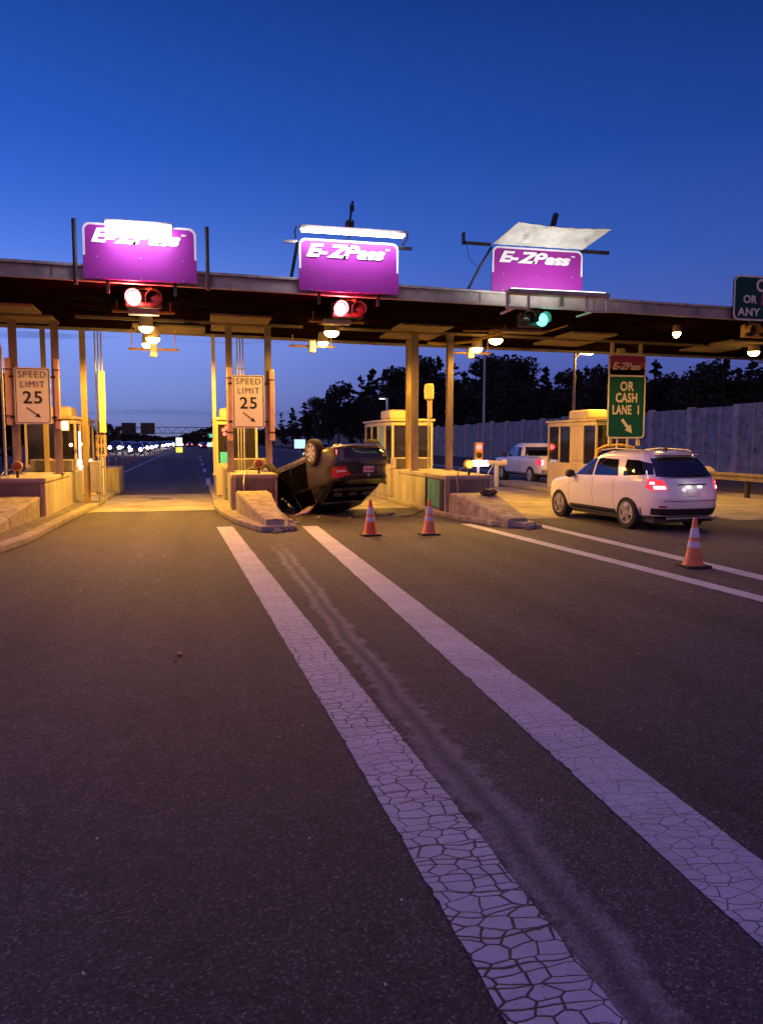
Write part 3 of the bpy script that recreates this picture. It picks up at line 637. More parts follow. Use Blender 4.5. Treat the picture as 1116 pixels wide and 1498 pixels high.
mb=MB(); mb.box(-.05,.05,-.05,.05,0,.95,Matrix.Translation((.15,-.3,1.2))@Matrix.Rotation(R(18),4,'Y')@Matrix.Rotation(R(-8),4,'X')@Matrix.Diagonal((1,1,.62,1))); mb.build('mast',M_dark,s3)
MB().box(-1.12,1.30,-1.02,-.80,-.22,-.12).build('lamp_trough',M_fascia,s3,bevel=.015)
MB().box(-1.05,1.2,-.98,-.82,-.119,-.10).build('trough_tube_light',M_tubes,s3)
for a in (-1.15,.75):
    mb=MB(); 
    for q in ((a,a+.05),(a+.5,a+.55)): mb.box(q[0],q[1],-.95,-.90,-.50,-.2)
    mb.box(a,a+.55,-.95,-.90,-.54,-.50); mb.box(a+.2,a+.25,-.90,-.10,-.53,-.49); mb.build('trough_bracket',M_galv,s3)
# power for the sign lights
WT=(.95,.88,1.0)
light('sign_light_left',(-1.0,15.60,5.95),13,WT,.9,'AREA',(R(78),0,0),sy=.12)
light('sign_light_middle',(3.3,16.15,6.22),5,WT,2.0,'AREA',(R(12),0,0),sy=.12)
light('sign_light_middle_face',(3.3,15.95,6.2),16,WT,2.0,'AREA',(R(62),0,0),sy=.12)
light('sign_light_right',(7.85,15.95,5.22),60,(1,.97,.93),2.2,'AREA',(R(140),0,0),sy=.12)
light('fascia_light_right',(7.85,16.2,5.06),3.5,(.95,1,.72),2.2,'AREA',(R(85),0,0),sy=.1)
# ------------------------------------------------------------------ partial green sign at the right edge
t=thing('overhead_sign',(15.1,17.3,4.98),'dark green overhead sign cut by the right edge of the picture','overhead sign')
W4=3.4
MB().prismy(rrect(-W4/2,W4/2,0,1.12,.16),-.02,.02).build('sign_panel',M_dgreen,t)
mb=MB(); ring(mb,rrect(-W4/2,W4/2,0,1.12,.16),rrect(-W4/2+.04,W4/2-.04,.04,1.08,.13),-.03,-.018); mb.build('white_border',M_offw,t)
text('lettering','CASH',.44,-1.06,-.03,.74,M_offw,t,bold=.012,space=1.1,sx=.95,align='LEFT')
text('lettering','OR',.27,-1.42,-.03,.44,M_offw,t,bold=.008,space=1.05,align='LEFT')
MB().box(-.88,.95,-.028,-.018,.39,.68).build('magenta_patch',M_magenta,t)
ez_text(t,-.84,-.035,.45,.17,1.65,M_offw)
text('lettering','ANY VEHICLE',.27,-1.56,-.03,.12,M_offw,t,bold=.008,space=1.1,sx=1.1,align='LEFT')
for xx in (-1.1,1.1): MB().box(xx-.03,xx+.03,.03,.09,-.1,1.0).build('support_post',M_dark,t)

# ------------------------------------------------------------------ speed limit signs
def speed(x,y,z0,label,w=.86,h=1.43):
    t=thing('speed_limit_sign',(x,y,z0),label,'speed limit sign','speed limit signs between the canopy posts')
    MB().prismy(rrect(-w/2,w/2,0,h,.06),-.012,.012).build('sign_panel',M_signw,t)
    mb=MB(); ring(mb,rrect(-w/2+.025,w/2-.025,.025,h-.025,.05),rrect(-w/2+.042,w/2-.042,.042,h-.042,.035),-.017,-.011); mb.build('black_border',M_black,t)
    text('lettering','SPEED',.235,0,-.014,h-.25,M_black,t,bold=-.002,space=1.2,sx=.92)
    text('lettering','LIMIT',.235,0,-.014,h-.50,M_black,t,bold=-.002,space=1.2,sx=.92)
    text('lettering','25',.44,0,-.014,h-.90,M_black,t,bold=.006,space=1.12,sx=1.05)
    mb=MB(); ang=Matrix.Rotation(R(38),4,'Y'); T=Matrix.Translation((0,0,.30))
    mb.add([(-.2,-.016,-.015),(.1,-.016,-.015),(.1,-.016,-.06),(.23,-.016,0),(.1,-.016,.06),(.1,-.016,.015),(-.2,-.016,.015)],[(0,1,2,3,4,5,6)],T@ang)
    mb.build('arrow',M_black,t)
    MB().box(-w/2-.12,w/2+.12,.013,.035,h*.82,h*.86).box(-w/2-.12,w/2+.12,.013,.035,h*.1,h*.14).build('mounting_rail',M_dark,t)
    return t
speed(1.45,21.34,2.25,'white speed limit sign hung between two posts on the middle island')
speed(-3.99,21.34,2.33,'pink tinted speed limit sign hung between two posts on the left island')
# suspended lane sign
t=thing('lane_sign',(13.35,22.1,1.99),'tall hanging sign, magenta top and green below, above the white suv','lane sign')
w,h=1.3,2.63
MB().prismy(rrect(-w/2,w/2,0,h*.745,.1),-.02,.02).build('green_panel',M_green,t)
MB().prismy(rrect(-w/2,w/2,h*.745+.001,h,.1),-.02,.02).box(-w/2,w/2,-.02,.02,h*.745+.002,h*.83).build('magenta_panel',M_magenta,t)
mb=MB(); ring(mb,rrect(-w/2-.01,w/2+.01,-.01,h+.01,.12),rrect(-w/2+.035,w/2-.035,.035,h-.035,.09),-.032,-.018); mb.box(-w/2,w/2,-.032,-.018,h*.735,h*.755); mb.build('white_border',M_offw,t)
ez_text(t,-.52,-.035,h*.82,.23,1.06,M_offw)
text('lettering','OR',.40,0,-.024,1.50,M_offw,t,bold=.012,sx=.8,space=1.1)
text('lettering','CASH',.40,-.0,-.024,1.14,M_offw,t,bold=.012,sx=.72,space=1.08)
text('lettering','LANE  1',.40,0,-.024,.76,M_offw,t,bold=.012,sx=.66,space=1.08)
mb=MB(); mb.add([(-.30,-.026,-.05),(.02,-.026,-.05),(.02,-.026,-.14),(.27,-.026,0),(.02,-.026,.14),(.02,-.026,.05),(-.30,-.026,.05)],[(0,1,2,3,4,5,6)],Matrix.Translation((.05,0,.36))@Matrix.Rotation(R(50),4,'Y'))
mb.build('arrow',M_offw,t)
for xx in (-.5,.5): MB().box(xx-.05,xx+.05,.03,.10,-.25,3.0).build('hanger_post',M_acy,t)
for xx in (-.25,.1): MB().cyl((xx,.05,-.3),(xx,.05,.02),.03,n=10).build('lower_stub',M_white,t)

# ------------------------------------------------------------------ signals
def signal_h(x,y,z,left,right,label,hm,back=None):
    t=thing('lane_signal',(x,y,z),label,'traffic signal','lane signals under the canopy edge')
    MB().box(-.36,.36,.02,.2,-.17,.17).build('housing',hm,t,bevel=.03)
    for sx,m in ((-.19,left),(.21,right)):
        MB().lathe((sx,0,0),[(.152,.03),(.152,.0),(.12,-.02),(.03,-.04)],24,'y').build('lens',m,t,smooth=True)
        if m is M_sigred: MB().lathe((sx,0,0),[(.125,-.018),(.09,-.045),(.02,-.058)],24,'y').build('lens_core',M_sigcore,t,smooth=True)
        vs=[];n=20
        for i in range(n+1):
            a=R(-25+230*i/n)
            for r in (.155,.167):
                for yy in (.03,-.17+.05*math.sin(a)*-1): vs.append((sx+r*math.cos(a),yy,r*math.sin(a)))
        fs=[]
        for i in range(n):
            k=i*4
            fs+=[(k,k+1,k+5,k+4),(k+2,k+6,k+7,k+3),(k+1,k+3,k+7,k+5),(k,k+4,k+6,k+2)]
        MB().add(vs,fs).build('visor',hm,t,smooth=True)
    MB().box(-.16,-.13,.06,.1,.17,.22).box(.13,.16,.06,.1,.17,.22).box(-.18,.18,.06,.1,.20,.24).cyl((0,.08,.2),(0,.08,5.05-z),.03).build('hanger',M_sigy,t)
    return t
signal_h(-.96,16.8,4.81,M_sigred,M_lensd,'lane signal under the left purple sign, glowing red on its left side',M_dark)
signal_h(3.38,17.05,4.80,M_sigred,M_lensr,'lane signal under the middle purple sign, glowing red beside a dark lens',M_dark)
signal_h(7.96,17.35,4.80,M_lensd,M_siggrn,'lane signal under the right purple sign, showing green',M_dark)
signal_h(14.6,17.85,4.82,M_lensd,M_lensd,'unlit signal with a yellow housing at the right edge of the picture',M_sigy)
light('red_signal_glow_left',(-1.15,16.48,4.80),360,(1,.06,.05),.11)
light('red_signal_glow_middle',(3.19,16.72,4.79),190,(1,.06,.08),.11)
light('green_signal_glow',(8.17,17.02,4.79),4,(.1,1,.7),.11)

# ------------------------------------------------------------------ canopy lamps and toll antennas
SOD=(1,.49,.05)
def lamp(x,y,z,label,power,r=.15):
    r*=1.2
    t=thing('canopy_lamp',(x,y,z),label,'lamp','sodium lamps under the canopy')
    MB().lathe((0,0,0),[(r*.8,.30),(r*.95,.2),(r,.0)],20).build('housing',M_acy,t,smooth=True)
    MB().lathe((0,0,0),[(r*.98,-.001),(r*.9,-.06),(r*.55,-.12),(r*.15,-.14)],20).build('lens',M_sod,t,smooth=True)
    if 5.03-z>.3: MB().cyl((0,0,.3),(0,0,5.03-z),.02).build('stem',M_dark,t)
    if power:
        light('sodium_light',(x,y,z-.26),power*(1.5 if y<21.3 else 5.0),SOD,.1,'SPOT',spot=175,blend=.42); light('sodium_spill',(x,y,z-.3),power*.05,SOD,.1)
    return t
lamp(-1.13,20.6,4.76,'glowing sodium lamp over the open lane, upper one of its stack',330)
lamp(-1.02,21.6,4.62,'glowing sodium lamp over the open lane, middle one of its stack',260)
lamp(-1.2,22.9,4.62,'glowing sodium lamp over the open lane, lowest beside the white antenna box',200)
lamp(3.62,20.6,4.80,'glowing sodium lamp below the middle red signal',330,.17)
lamp(3.72,22.6,4.78,'small glowing sodium lamp touching the rear antenna box over the overturned car',200,.13)
lamp(8.42,20.9,4.78,'glowing sodium lamp right of the rear antenna, left below the green signal',360,.17)
lamp(8.5,22.6,4.74,'glowing sodium lamp touching the rear antenna box below the green signal',200,.14)
lamp(12.9,18.9,4.86,'lone small sodium lamp on the dark canopy above the magenta and green sign',130,.09)
lamp(14.0,23.6,4.70,'sodium lamp just above the magenta top of the hanging lane sign',180,.13)
lamp(-6.8,20.9,4.6,'sodium lamp over the lane left of the picture',220)
lamp(17.5,21.5,4.75,'sodium lamp over the rightmost lane beyond the picture edge',90)
def antenna(x,y,z,label,w=1.15,box=True,lit=True,pan=False,tall=.24):
    t=thing('toll_antenna',(x,y,z),label,'toll antenna','toll antennas on cross bars')
    MB().cyl((-w/2-.1,0,0),(w/2+.1,0,0),.035,n=12).build('cross_bar',M_sigy,t,smooth=True)
    for xx in (-w/2,w/2): MB().cyl((xx,0,0),(xx,0,5.03-z),.015,n=8).build('hanger_rod',M_sigy,t)
    if pan: MB().box(-.34,.34,-.10,.16,-.07,.05).build('antenna_pan',M_white,t,bevel=.02); MB().prism([(-.3,-.04),(.3,-.04),(.24,.5),(-.36,.5)],-.02,.0).build('pan_cover',M_panel,t)
    else: MB().box(-.10,.10,-.12,.10,-tall*.6,tall*.6).build('antenna_box',M_white,t,bevel=.03)
    return t
antenna(-1.05,18.4,4.80,'pan shaped antenna on a yellow bar right below the left red signal',pan=True)
antenna(-1.05,22.6,4.44,'lower white antenna box on a short yellow bar over the open lane',tall=.34)
antenna(3.43,18.8,4.80,'pan shaped antenna on a yellow bar right below the middle red signal',pan=True)
antenna(3.45,23.0,4.70,'white antenna box on a short yellow bar over the overturned car',tall=.3)
antenna(8.5,23.2,4.66,'white antenna box on a short yellow bar left below the green signal',tall=.28)
t=thing('toll_antenna',(8.6,19.6,4.8),'long pan on a curved yellow arm under the green signal','toll antenna','toll antennas on cross bars')
MB().box(-.55,.75,-.1,.35,.02,.1).build('antenna_pan',M_panel,t,bevel=.02)
MB().tube([(-.5,.1,0),(-.7,.6,-.04),(-.9,1.4,-.08),(-1.3,2.2,-.06),(-1.8,2.6,.0)],.04).build('curved_arm',M_sigy,t,smooth=True)
MB().tube([(-1.7,-.2,-.02),(-.5,-.1,.02)],.025).build('cross_bar',M_sigy,t,smooth=True); MB().tube([(.75,0,.05),(1.1,-.6,.16)],.02).build('brace',M_sigy,t,smooth=True)
for xx in(-.4,.6): MB().cyl((xx,.1,.1),(xx,.1,.23),.02).build('hanger_rod',M_sigy,t)
light('white_antenna_glow_left',(-1.0,18.7,4.5),18,(1,.75,.4),.1)

# ------------------------------------------------------------------ beacons on the blocks
def beacon(x,y,z,label,lens):
    t=thing('beacon_lamp',(x,y,z),label,'beacon','round amber beacons on the island blocks')
    MB().cyl((0,0,0),(0,0,.16),.03,n=12).build('stem',M_dark,t,smooth=True)
    MB().lathe((0,0,.27),[(.10,.09),(.12,.06),(.12,-.02),(.105,-.03)],24,'y').build('housing',M_sigy,t,smooth=True)
    MB().lathe((0,0,.27),[(.10,-.0),(.095,-.05),(.04,-.07)],24,'y').build('lens',lens,t,smooth=True)
    MB().tube([(0,.02,.1),(-.12,.0,.2),(-.28,-.05,.13),(-.4,-.18,-.06),(-.42,-.36,-.25),(-.42,-.30,-.9)],.016).build('cable',M_galv,t,smooth=True)
    return t
beacon(1.62,20.3,1.04,'unlit amber beacon on the middle island block, grey cable looping down',M_amber)
beacon(-4.05,19.5,1.04,'unlit amber beacon with yellow hood on the left island block',M_amber)
beacon(6.72,18.35,1.04,'glowing yellow beacon on the block above the dark lump',M_amberl)
# ground signals behind
def signal_v(x,y,z,top,bot,label,extra=True):
    t=thing('pole_signal',(x,y,0),label,'traffic signal')
    MB().cyl((0,0.1,0),(0,.1,z),.06,n=12).build('pole',M_white,t,smooth=True)
    MB().box(-.17,.17,0,.2,z,z+.72).build('housing',M_sigy,t,bevel=.03)
    for zz,m in ((z+.53,top),(z+.19,bot)):
        MB().lathe((0,0,zz),[(.12,.01),(.12,-.02),(.05,-.05)],20,'y').build('lens',m,t,smooth=True)
        MB().box(-.14,.14,-.16,0,zz+.12,zz+.14).build('visor',M_sigy,t)
    return t
t=signal_v(11.42,30,1.12,M_sigreds,M_lensd,'small two lens signal on a white post, red lit, left of the pickup')
MB().prismx([(-.2,.86),(.05,.86),(.05,1.1),(-.05,1.1)],-.36,.36).build('white_hood',M_tubes,t)
light('small_red_signal_glow',(11.42,29.7,1.65),12,(1,.05,.05),.1)
signal_v(-3.02,27,1.38,M_lensr,M_lensd,'small unlit yellow signal at the far end of the left island')
t=thing('utility_box',(-3.35,26.6,.13),'pale cabinet with a small white light, below the unlit yellow signal','cabinet')
MB().box(-.18,.18,-.2,.2,0,.75).build('cabinet',M_tan,t,bevel=.02); MB().box(-.1,.1,-.26,-.2,.98,1.14).build('light',M_tube,t); MB().box(-.13,.13,-.2,.1,.75,1.2).build('light_housing',M_tan,t,bevel=.02)
t=thing('concrete_barrier',(-3.0,29.5,0),'short concrete wall at the far end of the left island','barrier')
MB().box(-.55,.35,-.6,1.4,0,.95).build('wall',M_conc,t,bevel=.04)
# gate machine
t=thing('barrier_gate',(12.2,30,0),'white gate post with a stubby white arm and hanging hose','barrier gate')
MB().cyl((0,0,0),(0,0,.95),.1,n=14).build('post',M_white,t,smooth=True)
MB().cyl((-.45,0,1.02),(.2,0,.95),.11,n=14).build('arm',M_white,t,smooth=True)
MB().cyl((.2,0,.98),(.42,0,1.0),.15,n=14).build('motor_housing',M_white,t,smooth=True)
MB().tube([(-.15,0,.9),(-.35,0,.6),(-.42,0,.3),(-.4,0,.02)],.02).build('hose',M_white,t,smooth=True)
# yellow hoop behind the suv roof
t=thing('yellow_guard_hoop',(13.45,22.9,0),'curved yellow guard bar showing just above the suv roof','guard bar')
MB().tube([(-.7,0,0),(-.72,0,1.2),(-.6,0,1.62),(-.3,0,1.74),(.3,0,1.76),(.7,0,1.68),(.85,0,1.4),(.86,0,0)],.05,10).build('hoop',M_sigy,t,smooth=True)

# ------------------------------------------------------------------ cones
def cone(x,y,label,h=.72,m=None):
    t=thing('traffic_cone',(x,y,.0),label,'traffic cone','orange traffic cones in front of the wreck lane')
    MB().prism(rrect(-.20,.20,-.20,.20,.05),.002,.035).build('base',M_rubber,t,bevel=.008)
    r=lambda z:.145-.118*(z/h)
    MB().lathe((0,0,0),[(.165,.035),(.15,.055),(r(.08),.08),(r(h*.98),h*.98),(.018,h)],28).build('cone_body',m or M_cone,t,smooth=True)
    for a,b in ((.40,.53),(.60,.80)):
        MB().lathe((0,0,0),[(r(h*a)+.0035,h*a),(r(h*b)+.0035,h*b)],28).build('reflective_collar',M_refl,t,smooth=True)
    return t
M_cone2=mat('faded_orange_cone_plastic',(.74,.20,.07),.55,var=.2,vs=8,dirt=(.4,.16,.08),dirt_s=7,dirt_t=.58)
cone(3.41,15.02,'red orange traffic cone directly in front of the overturned car')
cone(4.6,14.86,'traffic cone standing alone between the wreck and the concrete ramp',m=M_cone2)
c=cone(7.3,10.07,'nearest traffic cone, leaning dark base, right below the white suv',h=.75,m=M_cone2)
text('stencil','DOT',.07,0,-.115,.12,M_black,c,rot=Matrix.Rotation(R(-90),4,'Y')@Matrix.Rotation(R(90),4,'X')) if False else None

# ------------------------------------------------------------------ vehicles
def lerp_rows(rows,z):
    if z<=rows[0][0]: return rows[0][1:]
    for a,b in zip(rows,rows[1:]):
        if z<=b[0]:
            t=(z-a[0])/(b[0]-a[0]); return tuple(p+(q-p)*t for p,q in zip(a[1:],b[1:]))
    return rows[-1][1:]
def outline(yr,yf,w,ex,n=84):
    pts=[]; N=600; mid=(yr+yf)/2; hl=(yf-yr)/2
    for i in range(N+1):
        a=2*math.pi*i/N; c,s=math.cos(a),math.sin(a)
        pts.append((w*math.copysign(abs(c)**(2/ex),c),mid+hl*math.copysign(abs(s)**(2/ex),s)))
    d=[0]
    for p,q in zip(pts,pts[1:]): d.append(d[-1]+math.hypot(q[0]-p[0],q[1]-p[1]))
    out=[];k=0
    for i in range(n):
        s=d[-1]*i/n
        while d[k+1]<s: k+=1
        t=(s-d[k])/max(1e-9,d[k+1]-d[k]); out.append((pts[k][0]+(pts[k+1][0]-pts[k][0])*t,pts[k][1]+(pts[k+1][1]-pts[k][1])*t))
    return out
def well(xa,xb,y,z,R_,zmin_):
    a0=math.asin(max(-1,min(1,(zmin_-z)/R_))); n=20
    pts=[(y+R_*math.cos(a0+(math.pi-2*a0)*i/n),z+R_*math.sin(a0+(math.pi-2*a0)*i/n)) for i in range(n+1)]
    return MB().prismx(pts,min(xa,xb),max(xa,xb))
class Car:
    def __init__(s,rows,deform=None): s.rows=rows; s.df=deform
    def side(s,y,z,off=.006):
        yr,yf,w,ex=lerp_rows(s.rows,z); mid=(yr+yf)/2; hl=(yf-yr)/2; f=min(.9999,abs((y-mid)/hl)); return w*(1-f**ex)**(1/ex)+off
    def end(s,x,z,rear=True,off=.006):
        yr,yf,w,ex=lerp_rows(s.rows,z); mid=(yr+yf)/2; hl=(yf-yr)/2; f=min(.9999,abs(x/w)); q=hl*(1-f**ex)**(1/ex)
        return mid-q-off if rear else mid+q+off
    def body(s):
        mb=MB(); rings=[]
        zs=[]
        for a,b in zip(s.rows,s.rows[1:]):
            k=max(1,round((b[0]-a[0])/.05)); zs+=[a[0]+(b[0]-a[0])*i/k for i in range(k)]
        zs.append(s.rows[-1][0])
        for z in zs: rings.append([(x,y,z) for x,y in outline(*lerp_rows(s.rows,z))])
        n=len(rings[0]); vs=[p for r in rings for p in r]; fs=[]
        for k in range(len(rings)-1): fs+=[(k*n+i,k*n+(i+1)%n,(k+1)*n+(i+1)%n,(k+1)*n+i) for i in range(n)]
        fs+=[tuple(range(n))[::-1],tuple(range((len(rings)-1)*n,len(rings)*n))]
        return mb.add(vs,fs)
    def side_patch(s,bot,top,sg,off=.008,nu=12,nv=6):
        """bot/top: polylines of (y,z)"""
        def smp(pl,t):
            q=t*(len(pl)-1); i=min(int(q),len(pl)-2); f=q-i; return pl[i][0]+(pl[i+1][0]-pl[i][0])*f, pl[i][1]+(pl[i+1][1]-pl[i][1])*f
        rows=[]
        for j in range(nv+1):
            r=[]
            for i in range(nu+1):
                a=smp(bot,i/nu); b=smp(top,i/nu); v=j/nv; y=a[0]+(b[0]-a[0])*v; z=a[1]+(b[1]-a[1])*v
                r.append((sg*s.side(y,z,off),y,z))
            rows.append(r)
        return MB().grid(rows)
    def rear_patch(s,bot,top,off=.008,nu=14,nv=5,rear=True):
        def smp(pl,t):
            q=t*(len(pl)-1); i=min(int(q),len(pl)-2); f=q-i; return pl[i][0]+(pl[i+1][0]-pl[i][0])*f, pl[i][1]+(pl[i+1][1]-pl[i][1])*f
        rows=[]
        for j in range(nv+1):
            r=[]
            for i in range(nu+1):
                a=smp(bot,i/nu); b=smp(top,i/nu); v=j/nv; x=a[0]+(b[0]-a[0])*v; z=a[1]+(b[1]-a[1])*v
                r.append((x,s.end(x,z,rear,off),z))
            rows.append(r)
        return MB().grid(rows)
def cut_body(o,cuts):
    cb=MB()
    for (x,y,z,r,w) in cuts: cb.cyl((x-w,y,z),(x+w,y,z),r,n=40)
    cu=cb.build('cutter',M_clad); m=o.modifiers.new('c','BOOLEAN'); m.object=cu; m.operation='DIFFERENCE'; m.solver='EXACT'
    dg=bpy.context.evaluated_depsgraph_get(); dg.update(); me=bpy.data.meshes.new_from_object(o.evaluated_get(dg)); o.modifiers.clear()
    old=o.data; o.data=me; me.name=old.name; bpy.data.objects.remove(cu)
    me.polygons.foreach_set('use_smooth',[True]*len(me.polygons)); me.set_sharp_from_angle(angle=R(38))
def wheel(x,y,r,w,parent,sg,spokes=5,tr=None,double=False,rim_m=None):
    """wheel with its outer face towards sg*x"""
    o=(x,y,r); root=MB().lathe((0,0,0),[(r*.62,-w/2),(r*.93,-w/2),(r,-w*.36),(r,w*.36),(r*.93,w/2),(r*.66,w/2),(r*.63,w*.3)],40,'x',cap=False).build('wheel',M_tyre,parent,smooth=True)
    rim=MB(); f=sg*w*.42
    n=40; vs=[]; fs=[]
    rim.lathe((0,0,0),[(r*.67,f),(r*.67,f+sg*.02),(r*.60,f+sg*.02),(r*.60,f-sg*.1),(r*.55,f-sg*.12)],40,'x',cap=False)
    for k in range(spokes):
        a=2*math.pi*k/spokes+.3
        for da in ((-.09,.09) if double else (0,)):
            M_=Matrix.Rotation(a+da,4,'X'); hw=.026 if double else .036
            rim.box(min(f-sg*.03,f+sg*.012),max(f-sg*.03,f+sg*.012),-hw*r/.3,hw*r/.3,r*.12,r*.62,M_)
    rim.lathe((0,0,0),[(r*.17,f-sg*.04),(r*.17,f+sg*.015),(r*.08,f+sg*.02)],20,'x')
    ro=rim.build('rim',rim_m or M_rim,root,smooth=True)
    bk=MB().lathe((0,0,0),[(r*.6,f-sg*.10),(r*.6,f-sg*.09)],30,'x').build('brake_disc',M_dark,root)
    root.location=o
    return root
# ---- white SUV
SUV=[(.26,-2.12,2.1,.78,4.5),(.34,-2.30,2.28,.87,4.8),(.5,-2.38,2.36,.905,4.8),(.7,-2.40,2.36,.925,4.8),(.85,-2.37,2.28,.925,4.8),(.95,-2.33,2.12,.918,4.8),(1.03,-2.29,1.65,.905,4.8),(1.09,-2.25,1.12,.89,4.8),(1.3,-2.08,.78,.825,4.6),(1.5,-1.88,.42,.745,4.4),(1.60,-1.74,.2,.69,4.2),(1.66,-1.62,-.02,.60,4),(1.69,-1.32,-.3,.46,3.5)]
def make_suv(name,loc,rz,label,paint,lit=True):
    c=Car(SUV); t=thing(name,loc,label,'car',None,rz); r=.355; wy=(-1.36,1.42)
    b=c.body().build('body',paint,t,smooth=True,angle=38)
    cut_body(b,[(sx*.98,y,r,r+.065,.34) for sx in (-1,1) for y in wy])
    for sg in (-1,1):
        for y in wy:
            wheel(sg*.80,y,r,.235,t,sg,5,double=True)
            well(sg*.45,sg*.655,y,r,r+.06,.29).build('wheel_well',M_clad,t)
            # black arch lip
            vs=[];fs=[];n=22
            for i in range(n+1):
                a=R(-12+204*i/n)
                for rr in (r+.062,r+.10):
                    yy=y+rr*math.cos(a); zz=max(.27,r+rr*math.sin(a)); vs.append((sg*(c.side(yy,zz,.009)),yy,zz))
            fs=[(2*i,2*i+1,2*i+3,2*i+2) for i in range(n)]
            MB().add(vs,fs).build('arch_trim',paint if False else M_clad,t,smooth=True) if False else None
        c.side_patch([(-.92,.285),(.95,.285)],[(-.94,.40),(.97,.40)],sg,.012,nu=20,nv=2).build('sill_cladding',M_clad,t,smooth=True)
        c.side_patch([(.0,1.115),(.5,1.105),(.98,1.095)],[(.03,1.50),(.26,1.50),(.92,1.13)],sg,.008).build('front_window',M_sglass,t,smooth=True)
        c.side_patch([(-.98,1.14),(-.08,1.12)],[(-.84,1.49),(-.05,1.52)],sg,.008).build('rear_door_window',M_sglass,t,smooth=True)
        c.side_patch([(-2.0,1.20),(-1.55,1.17),(-1.18,1.15)],[(-1.86,1.42),(-1.5,1.49),(-1.14,1.50)],sg,.009).build('quarter_window',M_sglass,t,smooth=True)
        # tail lamps wrap the corner
        c.side_patch([(-2.13,.86),(-1.90,.93)],[(-2.10,1.11),(-1.96,1.12)],sg,.012,nu=8,nv=5).build('tail_lamp_side',M_redlit if lit else M_redl,t,smooth=True)
        c.rear_patch([(sg*.58,.90),(sg*.80,.87)],[(sg*.62,1.09),(sg*.79,1.10)],.014).build('tail_lamp',M_redlit if lit else M_redl,t,smooth=True)
        if lit:
            c.rear_patch([(sg*.62,.91),(sg*.78,.90)],[(sg*.63,.97),(sg*.78,.97)],.03).build('brake_light',M_redhot,t,smooth=True)
            c.side_patch([(-2.11,1.0),(-2.0,1.0)],[(-2.10,1.05),(-2.01,1.05)],sg,.02,nu=5,nv=3).build('brake_light',M_redhot,t,smooth=True)
        # door lines and handles
        for y0,y1 in ((-.92,-.86),(-.06,-.06),(.98,.93)):
            c.side_patch([(y0,.42),(y0+.010,.42)],[(y1,1.08),(y1+.010,1.08)],sg,.003,nu=1,nv=12).build('door_seam',M_black,t)
        for y0 in (-.82,.08):
            c.side_patch([(y0,.935),(y0+.2,.935)],[(y0,.965),(y0+.2,.965)],sg,.028,nu=4,nv=1).build('door_handle',paint,t,smooth=True)
        mb=MB(); mb.lathe((sg*1.0,.78,1.12),[(.03,-.11),(.085,-.08),(.10,0),(.085,.08),(.03,.10)],14,'x'); mb.box(min(sg*.84,sg*.93),max(sg*.84,sg*.93),.76,.80,1.07,1.11); mb.build('wing_mirror',M_clad,t,smooth=True)
        MB().tube([(sg*.60,-1.55,1.655),(sg*.61,-1.4,1.70),(sg*.62,-.5,1.735),(sg*.60,.05,1.69),(sg*.58,.2,1.64)],.016).build('roof_rail',M_rim,t,smooth=True)
        c.rear_patch([(sg*.50,.70),(sg*.80,.72)],[(sg*.52,.86),(sg*.82,.84)],.010,rear=False).build('headlamp',M_rim,t,smooth=True)
    c.rear_patch([(-.70,1.16),(-.35,1.14),(.35,1.14),(.70,1.16)],[(-.60,1.53),(-.3,1.56),(.3,1.56),(.60,1.53)],.010).build('rear_window',M_sglass,t,smooth=True)
    c.rear_patch([(-.62,1.125),(.62,1.125)],[(-.62,1.132),(.62,1.132)],.009).build('tailgate_seam',M_black,t)
    c.rear_patch([(-.66,.655),(.66,.655)],[(-.66,.667),(.66,.667)],.006).build('tailgate_seam',M_black,t)
    c.rear_patch([(-.80,.27),(.80,.27)],[(-.86,.50),(.86,.50)],.014,nu=20).build('rear_bumper_cladding',M_clad,t,smooth=True)
    MB().tube([(-.62,-2.36,.30),(.62,-2.36,.30)],.022).build('tow_trim',M_galv,t)
    c.rear_patch([(-.30,.76),(.30,.76)],[(-.30,.95),(.30,.95)],.004).build('plate_recess',paint,t,smooth=True)
    c.rear_patch([(-.16,.76),(.16,.76)],[(-.16,.90),(.16,.90)],.012).build('number_plate',M_offw,t)
    c.rear_patch([(-.34,.985),(.34,.985)],[(-.34,1.01),(.34,1.01)],.03).build('plate_garnish',M_clad,t)
    if lit:
        for sx in (-.16,.12): c.rear_patch([(sx,.945),(sx+.10,.945)],[(sx,.965),(sx+.10,.965)],.026).build('plate_lamp',M_platel,t)
    c.rear_patch([(-.66,1.2),(.66,1.2)],[(-.5,1.52),(.5,1.52)],.008,rear=False).build('windscreen',M_sglass,t,smooth=True) if False else None
    # windscreen follows the raked front of the cabin
    c.rear_patch([(-.74,1.12),(.74,1.12)],[(-.58,1.50),(.58,1.50)],.010,rear=False).build('windscreen',M_sglass,t,smooth=True)
    MB().box(-.5,.5,-1.90,-1.62,1.60,1.625).build('spoiler',paint,t,bevel=.01)
    MB().tube([(.05,c.end(.05,1.16,off=.03),1.16),(.2,c.end(.2,1.2,off=.03),1.2),(.45,c.end(.45,1.2,off=.03),1.2)],.010).build('wiper',M_black,t)
    for sx in (-.72,.60): c.rear_patch([(sx,.52),(sx+.12,.52)],[(sx,.56),(sx+.12,.56)],.012).build('rear_reflector',M_redl,t)
    MB().cyl((.5,-2.40,.27),(.5,-2.2,.28),.035,n=12).build('exhaust_tip',M_galv,t,smooth=True)
    MB().box(-.75,.75,-2.1,2.0,.19,.27).build('underbody',M_under,t)
    MB().box(-.05,.0,-1.5,-1.4,1.67,1.75).build('roof_antenna',M_clad,t,bevel=.01)
    return t
make_suv('white_suv',(9.86,16.28,0),R(4),'white suv driving away through the lane at right, brake lights on',M_wpaint)
